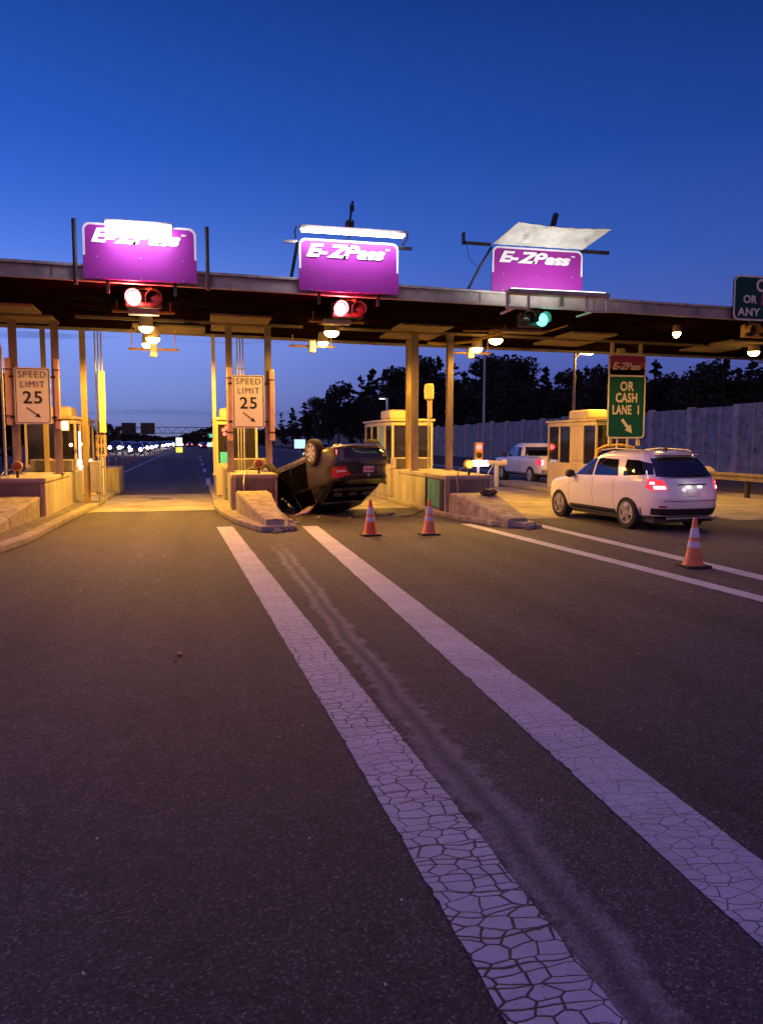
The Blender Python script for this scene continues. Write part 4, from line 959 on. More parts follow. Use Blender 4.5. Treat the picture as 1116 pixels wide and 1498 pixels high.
light('suv_tail_glow',(9.15,13.55,.85),.4,(1,.25,.3),.12); light('suv_tail_glow_right',(10.55,13.65,.85),.6,(1,.2,.25),.12)
light('suv_plate_light',(9.95,13.78,1.0),.8,(1,.9,.85),.05)

# ---- dark car on the far lane
t=make_suv('distant_dark_car',(9.6,62,0),R(2),'dark car driving away in the distance, red tail lights, left of the raised wheel',M_npaint)
# ---- pickup
PK=[(.42,-2.75,2.7,.82,7),(.5,-2.8,2.78,.92,8),(.8,-2.8,2.78,.95,8),(1.0,-2.79,2.70,.95,8),(1.1,-2.78,2.4,.94,8),(1.16,-2.77,1.5,.92,8),(1.17,-.62,1.3,.9,7),(1.45,-.58,.9,.82,6),(1.7,-.50,.5,.74,5),(1.78,-.4,.3,.66,4.5),(1.81,-.25,.1,.5,4)]
def make_pickup(loc,rz,label):
    c=Car(PK); t=thing('pickup_truck',loc,label,'pickup truck',None,rz); r=.40; wy=(-1.75,1.45)
    b=c.body().build('body',M_wpaint,t,smooth=True,angle=38)
    cut_body(b,[(sx*1.0,y,r,r+.09,.34) for sx in (-1,1) for y in wy])
    for sg in (-1,1):
        for y in wy:
            wheel(sg*.83,y,r,.26,t,sg,5); well(sg*.45,sg*.68,y,r,r+.08,.45).build('wheel_well',M_clad,t)
        c.side_patch([(.0,1.20),(.95,1.19)],[(.03,1.62),(.45,1.62)],sg).build('front_window',M_sglass,t,smooth=True)
        c.side_patch([(-.50,1.20),(-.08,1.20)],[(-.42,1.60),(-.06,1.63)],sg).build('rear_window',M_sglass,t,smooth=True)
        c.side_patch([(-2.70,.86),(-2.60,.86)],[(-2.70,1.10),(-2.60,1.10)],sg,.01,nu=4,nv=4).build('tail_lamp_side',M_redlit,t,smooth=True)
        c.rear_patch([(sg*.78,.84),(sg*.92,.84)],[(sg*.78,1.10),(sg*.92,1.10)],.012).build('tail_lamp',M_redlit,t,smooth=True)
        for z in (.90,1.03): MB().lathe((sg*.85,-2.80,z),[(.05,.0),(.045,-.02)],14,'y').build('brake_light',M_redhot,t)
        MB().box(sg*1.02-.1,sg*1.02+.1,.85,.95,1.15,1.36).build('wing_mirror',M_clad,t,bevel=.03)
        c.side_patch([(-.70,.5),(-.685,.5)],[(-.70,1.14),(-.685,1.14)],sg,.004,nu=1,nv=6).build('cab_seam',M_black,t)
    c.rear_patch([(-.66,1.22),(.66,1.22)],[(-.6,1.62),(.6,1.62)],.010).build('back_glass',M_sglass,t,smooth=True)
    MB().box(-.88,.88,-2.96,-2.79,.48,.68).build('rear_bumper',M_galv,t,bevel=.03)
    MB().box(-.82,.82,-2.68,-.72,1.172,1.176).build('bed_liner',M_void,t)
    for q in (-.88,.88): MB().box(q-.05,q+.05,-2.72,-.68,1.172,1.23).build('bed_rail',M_wpaint,t,bevel=.015)
    MB().box(-.83,.83,-2.77,-2.70,1.15,1.23).build('tailgate_top',M_wpaint,t,bevel=.01)
    MB().box(-.4,.4,-2.7,2.5,.3,.43).build('underbody',M_under,t)
    return t
make_pickup((15.3,33.2,0),0,'white pickup truck driving away behind the far booth, tail lights on')
# ---- overturned sedan
SEDW=[(.20,-2.20,2.1,.83,6),(.27,-2.30,2.28,.875,7),(.45,-2.34,2.33,.895,7),(.58,-2.36,2.34,.90,7),(.68,-2.34,2.28,.90,7)]
SED=[(.20,-2.02,2.1,.76,5),(.30,-2.26,2.28,.86,6),(.45,-2.34,2.33,.895,6),(.58,-2.36,2.34,.90,6),(.68,-2.34,2.28,.90,6),(.78,-2.31,2.1,.90,6),(.88,-2.28,1.55,.895,5.5),(.97,-2.25,1.05,.885,5.5),(1.03,-2.19,.97,.87,5.5),(1.06,-1.78,.92,.85,5),(1.15,-1.58,.76,.81,5),(1.28,-1.28,.52,.75,4.5),(1.38,-.95,.32,.68,4.5),(1.43,-.65,.1,.58,4),(1.46,-.4,-.05,.42,3.5)]
from mathutils import noise
def make_wreck(loc,rz,pitch,lift):
    c=Car(SEDW+SED[5:]); t=thing('overturned_sedan',loc,'dark sedan lying upside down on its crushed roof between the toll islands','car',None,rz)
    r=.325; wy=(-1.27,1.36)
    # upside down, tail raised
    X=Matrix.Translation((0,0,lift))@Matrix.Rotation(pitch,4,'X')@Matrix.Rotation(math.pi,4,'Y')@Matrix.Translation((0,0,-.75))@Matrix.Diagonal((1.03,1,1.06,1))
    def crush(me):
        for v in me.vertices:
            p=v.co
            fr=max(0,min(1,(p.y-.5)/1.6)); n=noise.noise_vector(Vector((p.x*2.3,p.y*2.3,p.z*2.3)))
            n2=noise.noise_vector(Vector((p.x*7,p.y*7,p.z*7)))
            v.co+=n*(.02+.20*fr)+n2*(.004+.05*fr)
            if p.y>1.2: v.co.y-=(p.y-1.2)*.35*fr
            # rear right corner pushed in
            k=max(0,min(1,(p.x*-1-.35)/.4))*max(0,min(1,(-1.75-p.y)/.4))*0
            d=max(0,min(1,(-p.x-.4)/.45))*max(0,min(1,(-1.7-p.y)/.5))
            v.co+=(Vector((.10,.20,.04))+n*.22+n2*.14)*d
            # roof skewed where it carries the car
            if p.z>1.0: v.co.z+=(p.z-1.0)*.12; v.co.x+=.05*math.sin(p.y*4)*(p.z-1.0)*2
    def fin(o,cr=True):
        if cr: crush(o.data)
        o.data.transform(X); return o
    b=c.body().build('body',M_npaint,t,smooth=True,angle=38)
    cut_body(b,[(sx*.96,y,r,r+.06,.32) for sx in (-1,1) for y in wy]); 
    # side faces take the brown paint that carries lamplight in its colour
    b.data.materials.append(M_flank)
    for p in b.data.polygons:
        if abs(p.center.x)>.70 and p.center.y>-2.16 and p.center.z<1.2 and abs(p.normal.x)>.5: p.material_index=1
    fin(b)
    # car's +x is on the left in the picture after the roll, so do both sides alike
    for sg in (-1,1):
        for y in wy:
            w=wheel(sg*.85,y,r,.215,t,sg,7,double=False)
            loc0=w.location.copy()+Vector((0,0,-.11 if y<0 else -.02)); w.location=(0,0,0)
            for o2 in [w]+list(w.children): o2.data.transform(X@Matrix.Translation(loc0))
            fin(well(sg*.42,sg*.66,y,r,r+.05,.24).build('wheel_well',M_void,t),False)
        fin(c.side_patch([(.02,1.0),(.86,1.0)],[(.02,1.36),(.34,1.34)],sg,.012).build('front_opening_shade',M_void,t,smooth=True))
        fin(c.side_patch([(-.92,1.03),(-.05,1.01)],[(-.80,1.33),(-.04,1.37)],sg,.012).build('rear_opening_shade',M_void,t,smooth=True))
        fin(c.side_patch([(-1.48,1.07),(-1.0,1.04)],[(-1.22,1.24),(-.93,1.31)],sg,.012).build('quarter_window',M_glass,t,smooth=True))
        fin(c.side_patch([(-.85,.36),(.95,.36)],[(-.85,.98),(.92,.98)],sg,.012,nu=20,nv=8).build('door_opening_shade',M_void,t,smooth=True))  # black patch painted on for the shaded door hole
        fin(c.side_patch([(-2.30,.72),(-2.0,.80)],[(-2.23,.94),(-1.98,.93)],sg,.012,nu=8).build('tail_lamp_side',M_redl if sg>0 else M_clad,t,smooth=True))
        fin(c.rear_patch([(sg*.64,.74),(sg*.84,.72)],[(sg*.47,.93),(sg*.82,.97)],.014).build('tail_lamp',M_redl if sg>0 else M_clad,t,smooth=True))
        fin(c.rear_patch([(sg*.64,.82),(sg*.80,.80)],[(sg*.60,.86),(sg*.78,.85)],.022).build('lamp_reflector',M_refl,t,smooth=True))
        fin(MB().tube([(sg*.87,-.95,.30),(sg*.88,.9,.28)],.03).build('sill',M_flank,t,smooth=True))
        fin(MB().tube([(sg*.88,.0,.35),(sg*.87,.02,.95),(sg*.74,-.05,1.36)],.035).build('door_pillar',M_npaint,t,smooth=True))
        pass 
    # dark of the rear window opening painted on, with shelf and headrests
    fin(c.rear_patch([(-.66,1.08),(.66,1.08)],[(-.56,1.37),(.56,1.37)],.010,nu=18,nv=8).build('rear_opening_shade',M_void,t,smooth=True))
    M_shelf=mat('grey_parcel_shelf',(.12,.085,.075),.9,var=.3,vs=8,bump=.2)
    fin(c.rear_patch([(-.62,1.12),(.62,1.12)],[(-.60,1.17),(.60,1.17)],.02,nu=18,nv=3).build('parcel_shelf',M_shelf,t))
    for x in (-.4,.0,.4):
        y0=c.end(x,1.2); mb=MB(); mb.box(x-.11,x+.11,y0-.02,y0+.10,1.15,1.27); fin(mb.build('headrest',M_shelf,t,bevel=.03))
    fin(c.rear_patch([(-.60,1.345),(.60,1.345)],[(-.56,1.375),(.56,1.375)],.03,nu=18,nv=2).build('roof_edge_trim',M_galv,t))
    # trunk details
    fin(c.rear_patch([(-.52,1.0),(.52,1.0)],[(-.52,1.012),(.52,1.012)],.006).build('trunk_seam',M_black,t))
    fin(c.rear_patch([(-.56,.60),(.56,.60)],[(-.60,.608),(.60,.608)],.006).build('bumper_seam',M_black,t))
    fin(c.rear_patch([(-.15,.76),(.15,.76)],[(-.15,.89),(.15,.89)],.016,nu=6).build('number_plate',M_refl,t))
    mb=MB()
    for i,x in enumerate((-.115,-.075,-.035,.02,.06,.10)): 
        yy=c.end(x,.82)-.022; mb.box(x-.012,x+.012,yy,yy+.004,.79,.86); mb.box(x-.012,x+.014,yy-.0005,yy+.003,.80+.02*(i%3),.812+.02*(i%3))
    fin(mb.build('plate_characters',mat('red_plate_ink',(.45,.05,.04),.6),t))
    fin(MB().lathe((0,-2.275,.945),[(.035,.0),(.03,-.012)],16,'y').build('trunk_emblem',M_rim,t))
    fin(c.rear_patch([(-.50,.91),(.50,.91)],[(-.48,.925),(.48,.925)],.025).build('trunk_garnish',M_clad,t))
    fin(c.rear_patch([(-.72,.24),(.72,.24)],[(-.80,.33),(.80,.33)],.008,nu=20).build('lower_bumper',M_clad,t,smooth=True))
    # underside
    mb=MB(); mb.box(-.6,.6,-1.0,1.9,.17,.24); mb.box(-.45,.45,-1.9,-1.55,.16,.24); mb.box(-.1,.1,-1.0,1.5,.13,.2); fin(mb.build('floor_pan',M_under,t,bevel=.02))
    fin(MB().lathe((.3,-1.75,.21),[(.02,-.28),(.09,-.25),(.09,.25),(.02,.28)],16,'x').build('muffler',M_galv,t,smooth=True))
    fin(MB().tube([(.1,-1.5,.13),(.08,-.5,.11),(.1,1.2,.12)],.035).build('exhaust_pipe',M_galv,t,smooth=True))
    for y in wy: fin(MB().tube([(-.72,y,.2),(0,y,.17),(.72,y,.2)],.03).build('axle',M_under,t,smooth=True))
    # torn metal at the front left corner
    for k in range(16):
        x=random.uniform(.3,1.0); y=random.uniform(.9,1.9); z=random.uniform(.3,1.2); mb=MB()
        a=[(x+random.uniform(-.22,.22),y+random.uniform(-.22,.22),z+random.uniform(-.25,.25)) for _ in range(5)]
        mb.add(a+[(p[0]+.012,p[1],p[2]+.012) for p in a],[(0,1,2),(0,2,3),(2,3,4),(5,7,6),(5,8,7),(7,9,8),(0,5,6,1),(1,6,7,2),(3,8,9,4)]); fin(mb.build('torn_panel',M_acy if k<2 else (M_flank if k%2 else M_clad),t),False)
    return t
wr=make_wreck((3.32,20.5,0),R(21),R(-13),.98)
def zmin(o): return min((v.co.z for v in o.data.vertices),default=9)
zb=zmin([c for c in wr.children if c.name.startswith('body')][0])
print('WRECK zmin',zb)
for c in list(wr.children)+[q for c in wr.children for q in c.children]: c.data.transform(Matrix.Translation((0,0,-zb-.02)))

# ------------------------------------------------------------------ debris
def scrap(name,pts,loc,m,label,cat='debris',thick=.02,group=None):
    mb=MB(); n=len(pts); mb.add([(p[0],p[1],p[2]) for p in pts]+[(p[0],p[1],p[2]+thick) for p in pts],[tuple(range(n))[::-1],tuple(range(n,2*n))]+[(i,(i+1)%n,n+(i+1)%n,n+i) for i in range(n)])
    o=mb.build(name,m,bevel=.004); o.location=loc; tag(o,label,cat,group); return o
def rock(name,loc,r,m,label,cat,sq=(1,1,1),seed=0,group=None):
    import bmesh
    bm=bmesh.new(); bmesh.ops.create_icosphere(bm,subdivisions=3,radius=r)
    for v in bm.verts:
        n=noise.noise(v.co*(2.2/r)+Vector((seed*3.1,0,seed))); n2=noise.noise(v.co*(6/r)+Vector((seed,seed,0)))
        v.co*=1+.38*n+.16*n2; v.co=Vector((v.co.x*sq[0],v.co.y*sq[1],v.co.z*sq[2]))
    me=bpy.data.meshes.new(name); bm.to_mesh(me); bm.free(); me.materials.append(m); o=bpy.data.objects.new(name,me); C.objects.link(o); o.location=loc; me.polygons.foreach_set('use_smooth',[True]*len(me.polygons)); me.set_sharp_from_angle(angle=R(25))
    tag(o,label,cat,group); return o
scrap('bumper_fragment',[(-.35,-.08,0),(-.1,-.12,.02),(.25,-.02,.1),(.36,.1,.16),(.2,.12,.06),(-.2,.06,.02)],(5.3,18.55,.01),M_clad,'black curved bumper fragment lying by the kerb right of the wreck')
scrap('black_shard',[(-.12,-.05,0),(.1,-.03,.02),(.08,.06,.03),(-.06,.04,0)],(4.88,19.1,.01),M_clad,'small black plastic shard left of the bumper fragment')
scrap('black_sliver',[(-.07,-.04,0),(.08,-.01,.03),(.04,.05,0)],(4.55,19.6,.01),M_clad,'tiny black sliver on the lit concrete nearest the wreck')
scrap('torn_fabric',[(-.2,-.1,0),(.05,-.16,.05),(.28,.05,.22),(.2,.16,.2),(-.1,.12,.05)],(2.75,19.6,.02),M_cloth,'pale torn fabric on the ground under the wreck side',thick=.04)
scrap('bent_trim',[(-.16,-.06,0),(.2,0,.06),(.24,.05,.1),(-.1,.04,0)],(2.5,19.2,.02),M_refl,'pale bent strip beside the torn fabric under the wreck')
for i,(x,y,r,l) in enumerate(((2.12,17.9,.07,'gold glinting broken lamp lump beside the ramp'),(2.25,17.55,.045,'small shiny scrap right of the gold lump by the ramp'),(2.02,17.45,.05,'small scrap at the foot of the ramp, nearest the gold lump'))):
    rock('broken_lamp_piece',(x,y,r*.5),r,M_rim if i==0 else M_acy,l,'debris',(1.2,1,.7),i)
rock('dark_lump',(6.83,17.3,.66),.15,M_rubber,'black lump resting on the sloping concrete ramp below the glowing beacon','debris',(1.25,.9,.72),4)
for i,(x,y,r,l) in enumerate(((7.0,15.3,.12,'broken concrete chunk at the tip of the teal patched island ramp'),(7.28,15.45,.08,'smaller concrete chunk right of the one at the ramp tip'),(1.95,16.2,.12,'crumbled concrete chunk right of the middle island nose'),(2.02,16.6,.09,'small crumbled concrete piece behind the chunk at the middle island nose'),(1.62,15.85,.08,'dark concrete crumb right in front of the middle island nose'))):
    rock('concrete_chunk',(x,y,r*.4),r,M_oldconc,l,'concrete chunk',(1.1,.9,.8),i+7)
rock('red_chip',(-.2,6.72,.008),.010,M_redl,'tiny red chip just below the orange chip on the asphalt at left','debris',(1.2,1,.7),5)
dl=['sharp dark plastic scrap on the concrete, nearest the raised tail','flat dark scrap beside the sharp one under the raised tail','small grey metal scrap in front of the wreck roof','thin dark scrap between the wreck and the first cone','curled dark scrap close to the kerb of the teal patched island','short pale scrap in front of the crushed roof']
for i,(x,y,a,m) in enumerate(((4.35,19.0,.10,M_clad),(4.7,18.5,.08,M_npaint),(3.6,18.2,.06,M_galv),(3.2,17.6,.09,M_clad),(5.55,18.1,.08,M_clad),(2.9,18.6,.07,M_refl))):
    scrap('plastic_scrap',[(-a,-a*.4,0),(a*.3,-a*.5,.02),(a*1.1,0,.05),(a*.4,a*.5,.03),(-a*.7,a*.35,0)],(x,y,.012),m,dl[i],thick=.012)
rock('orange_chip',(-.17,6.93,.012),.020,mat('bright_orange_plastic',(.9,.42,.12),.5),'tiny orange chip alone on the asphalt at left','debris',(1.3,1,.7),3)
mb=MB()
for k in range(150):
    x=random.gauss(2.6,1.0); y=random.uniform(17.3,21.0); 
    if x<2.15: x=2.15+random.random()*.6
    if x>5.8: continue
    s=random.uniform(.006,.022); a=random.uniform(0,3.1)
    mb.add([(x+s*math.cos(a),y+s*math.sin(a),.008),(x+s*math.cos(a+2),y+s*math.sin(a+2),.012),(x+s*math.cos(a+4),y+s*math.sin(a+4),.008+s),],[(0,1,2)])
o=mb.build('glass_crumbs',M_rim,fix=False); tag(o,'scattered glass crumbs on the ground around the wreck','debris',kind='stuff')
mb=MB()
for k in range(420):
    x=random.uniform(-2.6,9); y=random.uniform(2,17); s=random.uniform(.003,.009); a=random.uniform(0,6)
    mb.add([(x+s*math.cos(a+j*1.57),y+s*math.sin(a+j*1.57),.006+ (s if j%2 else 0)) for j in range(4)],[(0,1,2),(0,2,3)])
o=mb.build('grit',M_white,fix=False); tag(o,'pale grit specks strewn over the asphalt','grit',kind='stuff')

# ------------------------------------------------------------------ noise wall, guard rail, poles, trees
def nwall():
    t=thing('noise_wall',(30,60,0),'long dark board noise wall with concrete posts along the right side','noise wall')
    path=[(29.6,12),(29.8,30),(30,45),(30.2,65),(31,90),(33.5,130),(37.5,180),(38,260),(34,360)]
    o=t.location
    def at(s):
        for a,b in zip(path,path[1:]):
            l=math.hypot(b[0]-a[0],b[1]-a[1])
            if s<=l: return Vector((a[0]+(b[0]-a[0])*s/l,a[1]+(b[1]-a[1])*s/l,0))
            s-=l
        return None
    s=0; k=0
    while True:
        a=at(s); b=at(s+4.3)
        if b is None: break
        h=3.85-.25*min(1,max(0,(a.y-45)/80))+(.12 if k%5==0 else 0)
        d=(b-a).normalized(); nrm=Vector((-d.y,d.x,0))
        if k<26:
            q=MB(o)
            M_=Matrix((( d.x,nrm.x,0,a.x),(d.y,nrm.y,0,a.y),(0,0,1,0),(0,0,0,1)))
            q.box(0,4.3,-.05,.05,0,h,M_)
            j=0.1
            while j<h-.1: # board ridges
                q.box(.1,4.2,.05,.062+.012*random.random(),j,j+random.uniform(.09,.17),M_); j+=random.uniform(.2,.34)
            q.build('board_panel',M_nwall,t)
            q=MB(o); q.box(-.2,.2,-.16,.17,0,h+.12,M_); q.build('wall_post',M_nlight,t)
            q=MB(o)
            for jj in (1.43,2.86): q.box(jj-.04,jj+.04,.05,.10,0,h-.02,M_)
            q.build('batten',M_nlight,t)
        else:
            if k==26: big=MB(o); bigp=MB(o)
            M_=Matrix((( d.x,nrm.x,0,a.x),(d.y,nrm.y,0,a.y),(0,0,1,0),(0,0,0,1)))
            big.box(0,4.3,-.05,.05,0,h,M_); bigp.box(-.2,.2,-.16,.17,0,h+.1,M_)
        s+=4.3; k+=1
    x=big.build('far_board_run',M_nwall,t); y=bigp.build('far_wall_posts',M_nlight,t); y['kind']='stuff'
nwall()
t=thing('guard_rail',(17.8,20,0),'steel guard rail on short posts at the right edge, before the noise wall','guard rail')
M_railm=mat('dull_rail_steel',(.22,.18,.16),.6,metal=.2,var=.25,vs=3,streak=True)
prof=[(0,.55),(.05,.58),(.05,.64),(0,.67),(0,.70),(.05,.73),(.05,.79),(0,.82),(.012,.82),(.065,.80),(.065,.72),(.015,.69),(.015,.68),(.065,.65),(.065,.57),(.012,.55)]
mb=MB(t.location); n=len(prof); mb.add([(17.8-x,y,z) for y in (8,24.2) for x,z in prof],[(i,(i+1)%n,n+(i+1)%n,n+i) for i in range(n)]); mb.build('rail',M_railm,t)
for y in (10,12,14,16,18,20,22): MB(t.location).box(17.83,17.97,y-.06,y+.06,0,.8).build('rail_post',M_bark,t)
t=thing('concrete_barrier',(18.1,24.6,0),'concrete barrier end behind the right tail light of the suv','barrier')
MB().prismx([(-.5,0),(1.6,0),(1.6,1.0),(-.1,.98),(-.4,.85)],-.3,.22).build('wall',M_nlight,t,bevel=.04)
def pole(name,x,y,h,label,lamp_=None,m=None,r=.09,arm=(0.8,0)):
    t=thing(name,(x,y,0),label,'street light','street lights')
    MB().cyl((0,0,0),(0,0,h),r,r*.6,n=12).build('pole',m or M_galv,t,smooth=True)
    MB().tube([(0,0,h-.3),(arm[0]*.5,arm[1]*.5,h),(arm[0],arm[1],h)],r*.45).build('arm',m or M_galv,t,smooth=True)
    MB().box(arm[0]-.3,arm[0]+.3,arm[1]-.12,arm[1]+.12,h-.06,h+.08).build('lamp_head',M_galv,t,bevel=.03)
    if lamp_: MB().box(arm[0]-.25,arm[0]+.25,arm[1]-.1,arm[1]+.1,h-.12,h-.062).build('lens',lamp_,t)
    return t
pole('street_light',16.7,32,5.9,'yellow lit light pole rising behind the far booth',M_sod,M_ycol,.09,(.55,-.1))
light('pole_light',(17.25,31.9,5.6),160,SOD,.15)
pole('street_light',18.0,72,6.0,'lit pale light pole left of the raised car wheel',M_tubes,M_white,.16,(-.5,0))
pole('street_light',32,104,8.6,'unlit grey light pole against the trees left of the tan booth',None,None,.12,(.9,0))
pole('street_light',24,62,10,'tall thin grey pole behind the camera mast',None,None,.13,(-.9,0))
pole('street_light',40.5,48.5,7.6,'unlit grey pole standing behind the noise wall at right',None,None,.13,(-.3,0))
t=thing('conduit_pole',(-4.47,20.3,1.04),'thin pole with a bent top on the left island block at the left edge','pole')
MB().tube([(0,0,0),(0,0,3.05),(-.06,0,3.35),(-.22,0,3.68),(-.45,0,3.95)],.03,10).build('pole',M_galv,t,smooth=True)
MB().box(-.08,.08,-.08,.08,0,.02).build('base_plate',M_galv,t)

# trees
def tree_mesh(seed,kind,h):
    rnd=random.Random(seed); tr=MB(); cr=MB()
    tr.cyl((0,0,0),(rnd.uniform(-.2,.2),rnd.uniform(-.2,.2),h*.9),h*.018,h*.004,n=8)
    def leaf(p,s):
        a=Vector((rnd.gauss(0,1),rnd.gauss(0,1),rnd.gauss(0,1))).normalized(); b=a.orthogonal().normalized(); b=Matrix.Rotation(rnd.random()*6,3,a)@b; c=a.cross(b)
        cr.v+= [tuple(p+b*s),tuple(p+c*s*.6),tuple(p-b*s),tuple(p-c*s*.6)]; n=len(cr.v); cr.f.append((n-4,n-3,n-2,n-1))
    if kind=='pine':
        nb=46
        for i in range(nb):
            f=rnd.random()**.8; z=h*(.12+.88*f); L_=h*.24*(1-f)**.7*rnd.uniform(.6,1.15)+.25; a=rnd.random()*6.28; tilt=rnd.uniform(-.15,.3)
            d=Vector((math.cos(a),math.sin(a),tilt)); base=Vector((0,0,z)); tr.cyl(base,base+d*L_,.05,.015,n=5)
            for k in range(int(38+L_*14)):
                q=rnd.random()**.6; p=base+d*L_*q+Vector((rnd.gauss(0,.22),rnd.gauss(0,.22),rnd.gauss(0,.16)+.05))*(1.1-.5*q)*max(.6,L_*.4); leaf(p,rnd.uniform(.14,.34))
        for k in range(50): leaf(Vector((rnd.gauss(0,.1),rnd.gauss(0,.1),h*rnd.uniform(.93,1.03))),.16)
    else:
        for i in range(20):
            a=rnd.random()*6.28; f=rnd.uniform(.2,1); rr=h*.24*math.sin(math.pi*min(1,(f*.8+.15)))*rnd.uniform(.5,1); c=Vector((rr*math.cos(a),rr*math.sin(a),h*(.18+.76*f)))
            tr.cyl((0,0,h*.15+c.z*.45),c,.08,.02,n=5); s=h*rnd.uniform(.065,.12)
            for k in range(170):
                v=Vector((rnd.gauss(0,1),rnd.gauss(0,1),rnd.gauss(0,.8))); v=v.normalized()*s*rnd.random()**.4*1.25; leaf(c+v,rnd.uniform(.14,.36))
    return tr.mesh('trunk'),cr.mesh('crown')
kinds=[('pine',14),('round',13),('pine',16),('round',11),('pine',12)]
TM=[]
for i,(k,h) in enumerate(kinds):
    a,b=tree_mesh(40+i,k,h); a.materials.append(M_bark); b.materials.append(M_leaf2 if k=='pine' else M_leaf); TM.append((a,b,k,h))
def tree(x,y,h,i,label,group):
    a,b,k,h0=TM[i]; name='pine_tree' if k=='pine' else 'leafy_tree'; s=h/h0
    t=thing(name,(x,y,-.02),label,'tree',group,random.random()*6.28); t.scale=(s*random.uniform(.9,1.15),s*random.uniform(.9,1.15),s)
    for nm,me in (('trunk',a),('crown',b)):
        o=bpy.data.objects.new(nm,me); C.objects.link(o); o.parent=t
    return t
def px(u,d_y):  # world x at forward distance y for a picture column
    return d_y*math.tan(R(13.619)+math.atan((u-558)/1122*math.cos(R(5.3))))
# skyline of the wood beyond the noise wall: (column, top row)
sky=[(395,622),(412,606),(428,600),(446,592),(462,584),(480,578),(496,566),(512,566),(528,556),(545,548),(562,548),(580,542),(600,536),(620,528),(640,530),(660,536),(678,552),(694,538),(712,526),(728,528),(744,552),(760,528),(778,552),(796,546),(815,552),(835,546),(855,544),(875,544),(895,552),(915,556),(935,552),(955,536),(975,552),(995,556),(1015,546),(1035,534),(1055,532),(1075,548),(1095,536),(1118,546),(1150,540)]
def dist(u):
    return 62 if u>900 else (62+(900-u)*.20 if u>600 else 122+(600-u)*.5)
for i,(u,v) in enumerate(sky):
    y=dist(u)*(.78 if u>900 else 1); y*=random.uniform(.97,1.06); x=px(u,y); d=x*math.sin(R(13.619))+y*math.cos(R(13.619))
    h=1.9+(645-v)/1122*d; k=(0,2,4,0,1,2,3)[i%7]
    if v<535 and i%2: k=1
    tree(x,y,h*1.03,k,'dark %s in the front row of the wood beyond the noise wall'%('pine' if TM[k][2]=='pine' else 'leafy tree'),'trees beyond the noise wall')
for i in range(46):
    u=400+i*16.5; v=min(sky,key=lambda q:abs(q[0]-u))[1]+random.uniform(14,34); y=dist(u)*(.85 if u>900 else 1.1)*random.uniform(.96,1.14); x=px(u,y); d=x*math.sin(R(13.619))+y*math.cos(R(13.619)); h=1.9+(645-v)/1122*d
    k=(1,3)[i%2]; tree(x,y,h,k,'dark leafy tree filling the second row of the wood beyond the noise wall','second row of trees beyond the noise wall')
for i,(u,v,y) in enumerate([(-14,520,60),(4,545,64),(-34,510,58),(20,560,80),(38,575,90),(60,590,110),(85,600,120),(105,606,130),(128,612,140),(145,618,150),(160,620,150),(174,624,160),(186,630,170),(350,634,300),(372,630,280),(388,622,250)]):
    x=px(u,y); d=x*math.sin(R(13.619))+y*math.cos(R(13.619)); h=1.9+(645-v)/1122*d
    tree(x,y,h,(0,1,3)[i%3],'dark tree beyond the opposite lanes at left' if u<200 else 'small dark tree far down the road behind the middle island','trees left of the highway' if u<200 else 'far trees behind the middle island')
# low far woodland band
mb=MB(); rnd=random.Random(3)
for k in range(5200):
    a=rnd.uniform(-.34,.75); dd=rnd.uniform(380,420); x=dd*math.sin(a); y=dd*math.cos(a); z=rnd.uniform(0,6.3+2.5*math.sin(a*23)+1.4*math.sin(a*61))
    s=rnd.uniform(.8,1.8); mb.v+=[(x-s,y,z),(x,y+s*.5,z-s*.7),(x+s,y,z+rnd.uniform(-.3,.3)),(x,y,z+s*.8)]; n=len(mb.v); mb.f.append((n-4,n-3,n-2,n-1))
o=mb.build('far_woodland',M_leaf,fix=False); tag(o,'low dark woodland along the horizon','woodland',kind='stuff')

# ------------------------------------------------------------------ distant traffic and road furniture
def far_car(loc,rz,label,group,front,seed):
    c=Car(SUV if seed%2 else SED); t=thing('distant_car',loc,label,'car',group,rz)
    c.body().build('body',M_npaint if seed%3 else M_clad,t,smooth=True)
    for sg in (-1,1):
        if front: MB().lathe((sg*.66,2.36,.70),[(.22,0),(.20,.05),(.1,.1)],14,'y').build('headlight',M_head,t,smooth=True)
        else: MB().box(sg*.68-.13,sg*.68+.13,-2.42,-2.36,.74,.96).build('tail_light',M_tailfar,t)
    for wx in (-.75,.75):
        for wy_ in (-1.4,1.4): MB().cyl((wx-.1,wy_,.32),(wx+.1,wy_,.32),.32,n=14).build('wheel',M_tyre,t)
    c.rear_patch([(-.6,1.12),(.6,1.12)],[(-.5,1.36),(.5,1.36)],.01,rear=not front).build('window',M_sglass,t)
    return t
p1=far_car((-8.0,114,0),R(180),'oncoming car with glaring headlights in the queue beyond the toll lanes','oncoming cars with headlights on',True,1)
on='oncoming car with glaring headlights in the queue beyond the toll lanes'
for i,(x,y) in enumerate([(-8.3,128),(-11.6,124),(-8.1,142),(-11.4,140),(-8.2,155),(-8.1,168),(-11.6,158),(-8.2,182),(-11.5,185),(-8.0,198),(-8.1,216),(-11.4,212),(-8.2,235),(-8.1,258),(-11,250),(-8,285),(-8,315),(-5,230),(-5,275)]):
    copy_tree(p1,(x+random.uniform(-.5,.5),y+random.uniform(-3,3),random.uniform(0,.25)),R(180+random.uniform(-2,2)))
p2=far_car((2.2,190,0),0,'receding car with small red tail lights far down the road','receding cars with red tail lights',False,2)
for i,(x,y) in enumerate([(5.4,170),(2.0,225),(5.6,215),(-1.5,240),(5.5,260),(2.2,275),(8.6,205),(8.8,250)]): copy_tree(p2,(x,y,0),0)
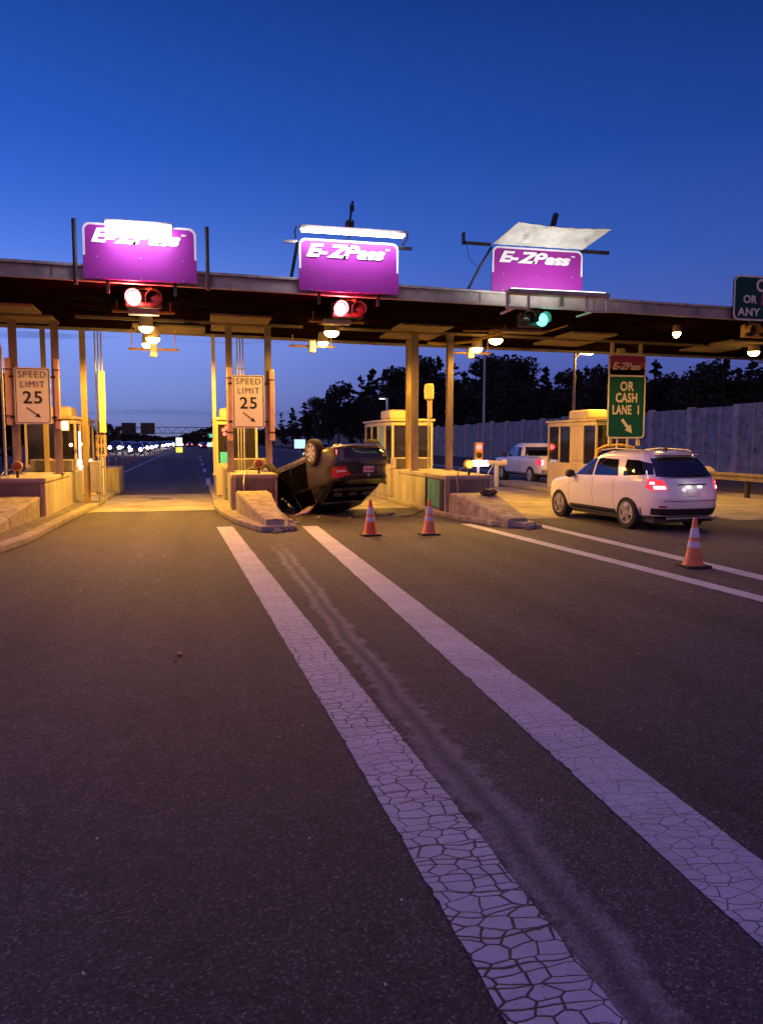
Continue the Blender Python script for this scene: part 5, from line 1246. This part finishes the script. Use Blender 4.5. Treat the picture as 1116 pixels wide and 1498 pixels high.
def delin(x,y,label):
    t=thing('delineator_post',(x,y,0),label,'delineator','orange delineator posts along the lane edge')
    MB().lathe((0,0,0),[(.16,0),(.15,.05),(.06,.06),(.055,1.12),(.03,1.15)],14).build('post_tube',M_orange,t,smooth=True)
    for z in (.55,.85): MB().lathe((0,0,0),[(.062,z),(.062,z+.15)],14).build('reflective_band',M_refl,t,smooth=True)
    return t
d0=delin(-5.2,42,'orange delineator post in the row along the far lane edge')
for i,y in enumerate((45.5,49,53,58,63,69,76,84,93,103,114,126,140,156)): copy_tree(d0,(-5.25-.004*y,y,0))
# truss with sign backs over the road
t=thing('sign_truss',(6,260,0),'thin overhead truss spanning the road on the horizon','sign truss')
mb=MB(); 
for z in (4.3,6.2): 
    mb.box(-34,17,-.3,-.1,z,z+.22)
k=-34
while k<17: mb.cyl((k,-.2,4.4),(k+1.5,-.2,6.3),.07,n=5); mb.cyl((k+1.5,-.2,6.3),(k+3,-.2,4.4),.07,n=5); k+=3
mb.build('truss_beam',M_dark,t)
for x in (-34,17): MB().box(x-.2,x+.2,-.4,0,0,6.4).build('truss_leg',M_dark,t)
for x in (-28.6,-22.8): MB().box(x,x+4.4,-.6,-.35,4.0,7.7).build('sign_back',M_dark,t)
# far small lit signs
def lit_board(x,y,z0,w,h,m,label):
    t=thing('lit_roadside_sign',(x,y,0),label,'roadside sign'); MB().cyl((0,.05,0),(0,.05,z0),.06,n=8).build('post',M_galv,t); MB().box(-w/2,w/2,-.04,.04,z0,z0+h).build('sign_face',m,t); return t
M_gl=mat('pale_lit_board',(.8,.9,.8),.4,emit=(.85,1,.85),es=1.5); M_gg=mat('green_lit_board',(.1,.5,.3),.4,emit=(.1,.7,.4),es=1.0); M_yy=mat('yellow_lit_board',(.8,.7,.1),.4,emit=(.9,.75,.1),es=1.2); M_cy=mat('cyan_lit_board',(.7,.9,.9),.4,emit=(.55,.95,.85),es=1.0)
t=lit_board(-1.9,100,1.3,.75,1.0,M_gl,'small white lit sign over a yellow plate right of the headlights'); MB().box(-.4,.4,-.06,.02,.45,1.1).build('yellow_plate',M_yy,t)
lit_board(3.5,160,2.6,1.2,.7,M_gg,'tiny green lit sign far down the road above the tail lights')
lit_board(4.1,160,.7,1.5,1.1,M_yy,'tiny yellow lit board far down the road beside the tail lights')
lit_board(2.9,160,.7,.8,.9,M_cy,'tiny cyan lit board far down the road left of the yellow one')
lit_board(10.9,82,1.1,1.15,.95,M_cy,'pale cyan lit board above the distant dark car')

# ------------------------------------------------------------------ weak sun added as dusk fill light
sd=bpy.data.lights.new('dusk_fill_sun','SUN'); sd.energy=.12; sd.angle=R(40); sd.color=(.95,.74,1); so=bpy.data.objects.new('dusk_fill_sun',sd); C.objects.link(so)
so.rotation_euler=(R(58),0,R(-20))
S.view_settings.view_transform='Standard'; S.view_settings.look='None'; S.view_settings.gamma=1; S.view_settings.exposure=0
S.cycles.use_denoising=True; S.cycles.max_bounces=6; S.cycles.diffuse_bounces=3; S.cycles.sample_clamp_indirect=4; S.cycles.sample_clamp_direct=0; S.cycles.caustics_reflective=False; S.cycles.caustics_refractive=False
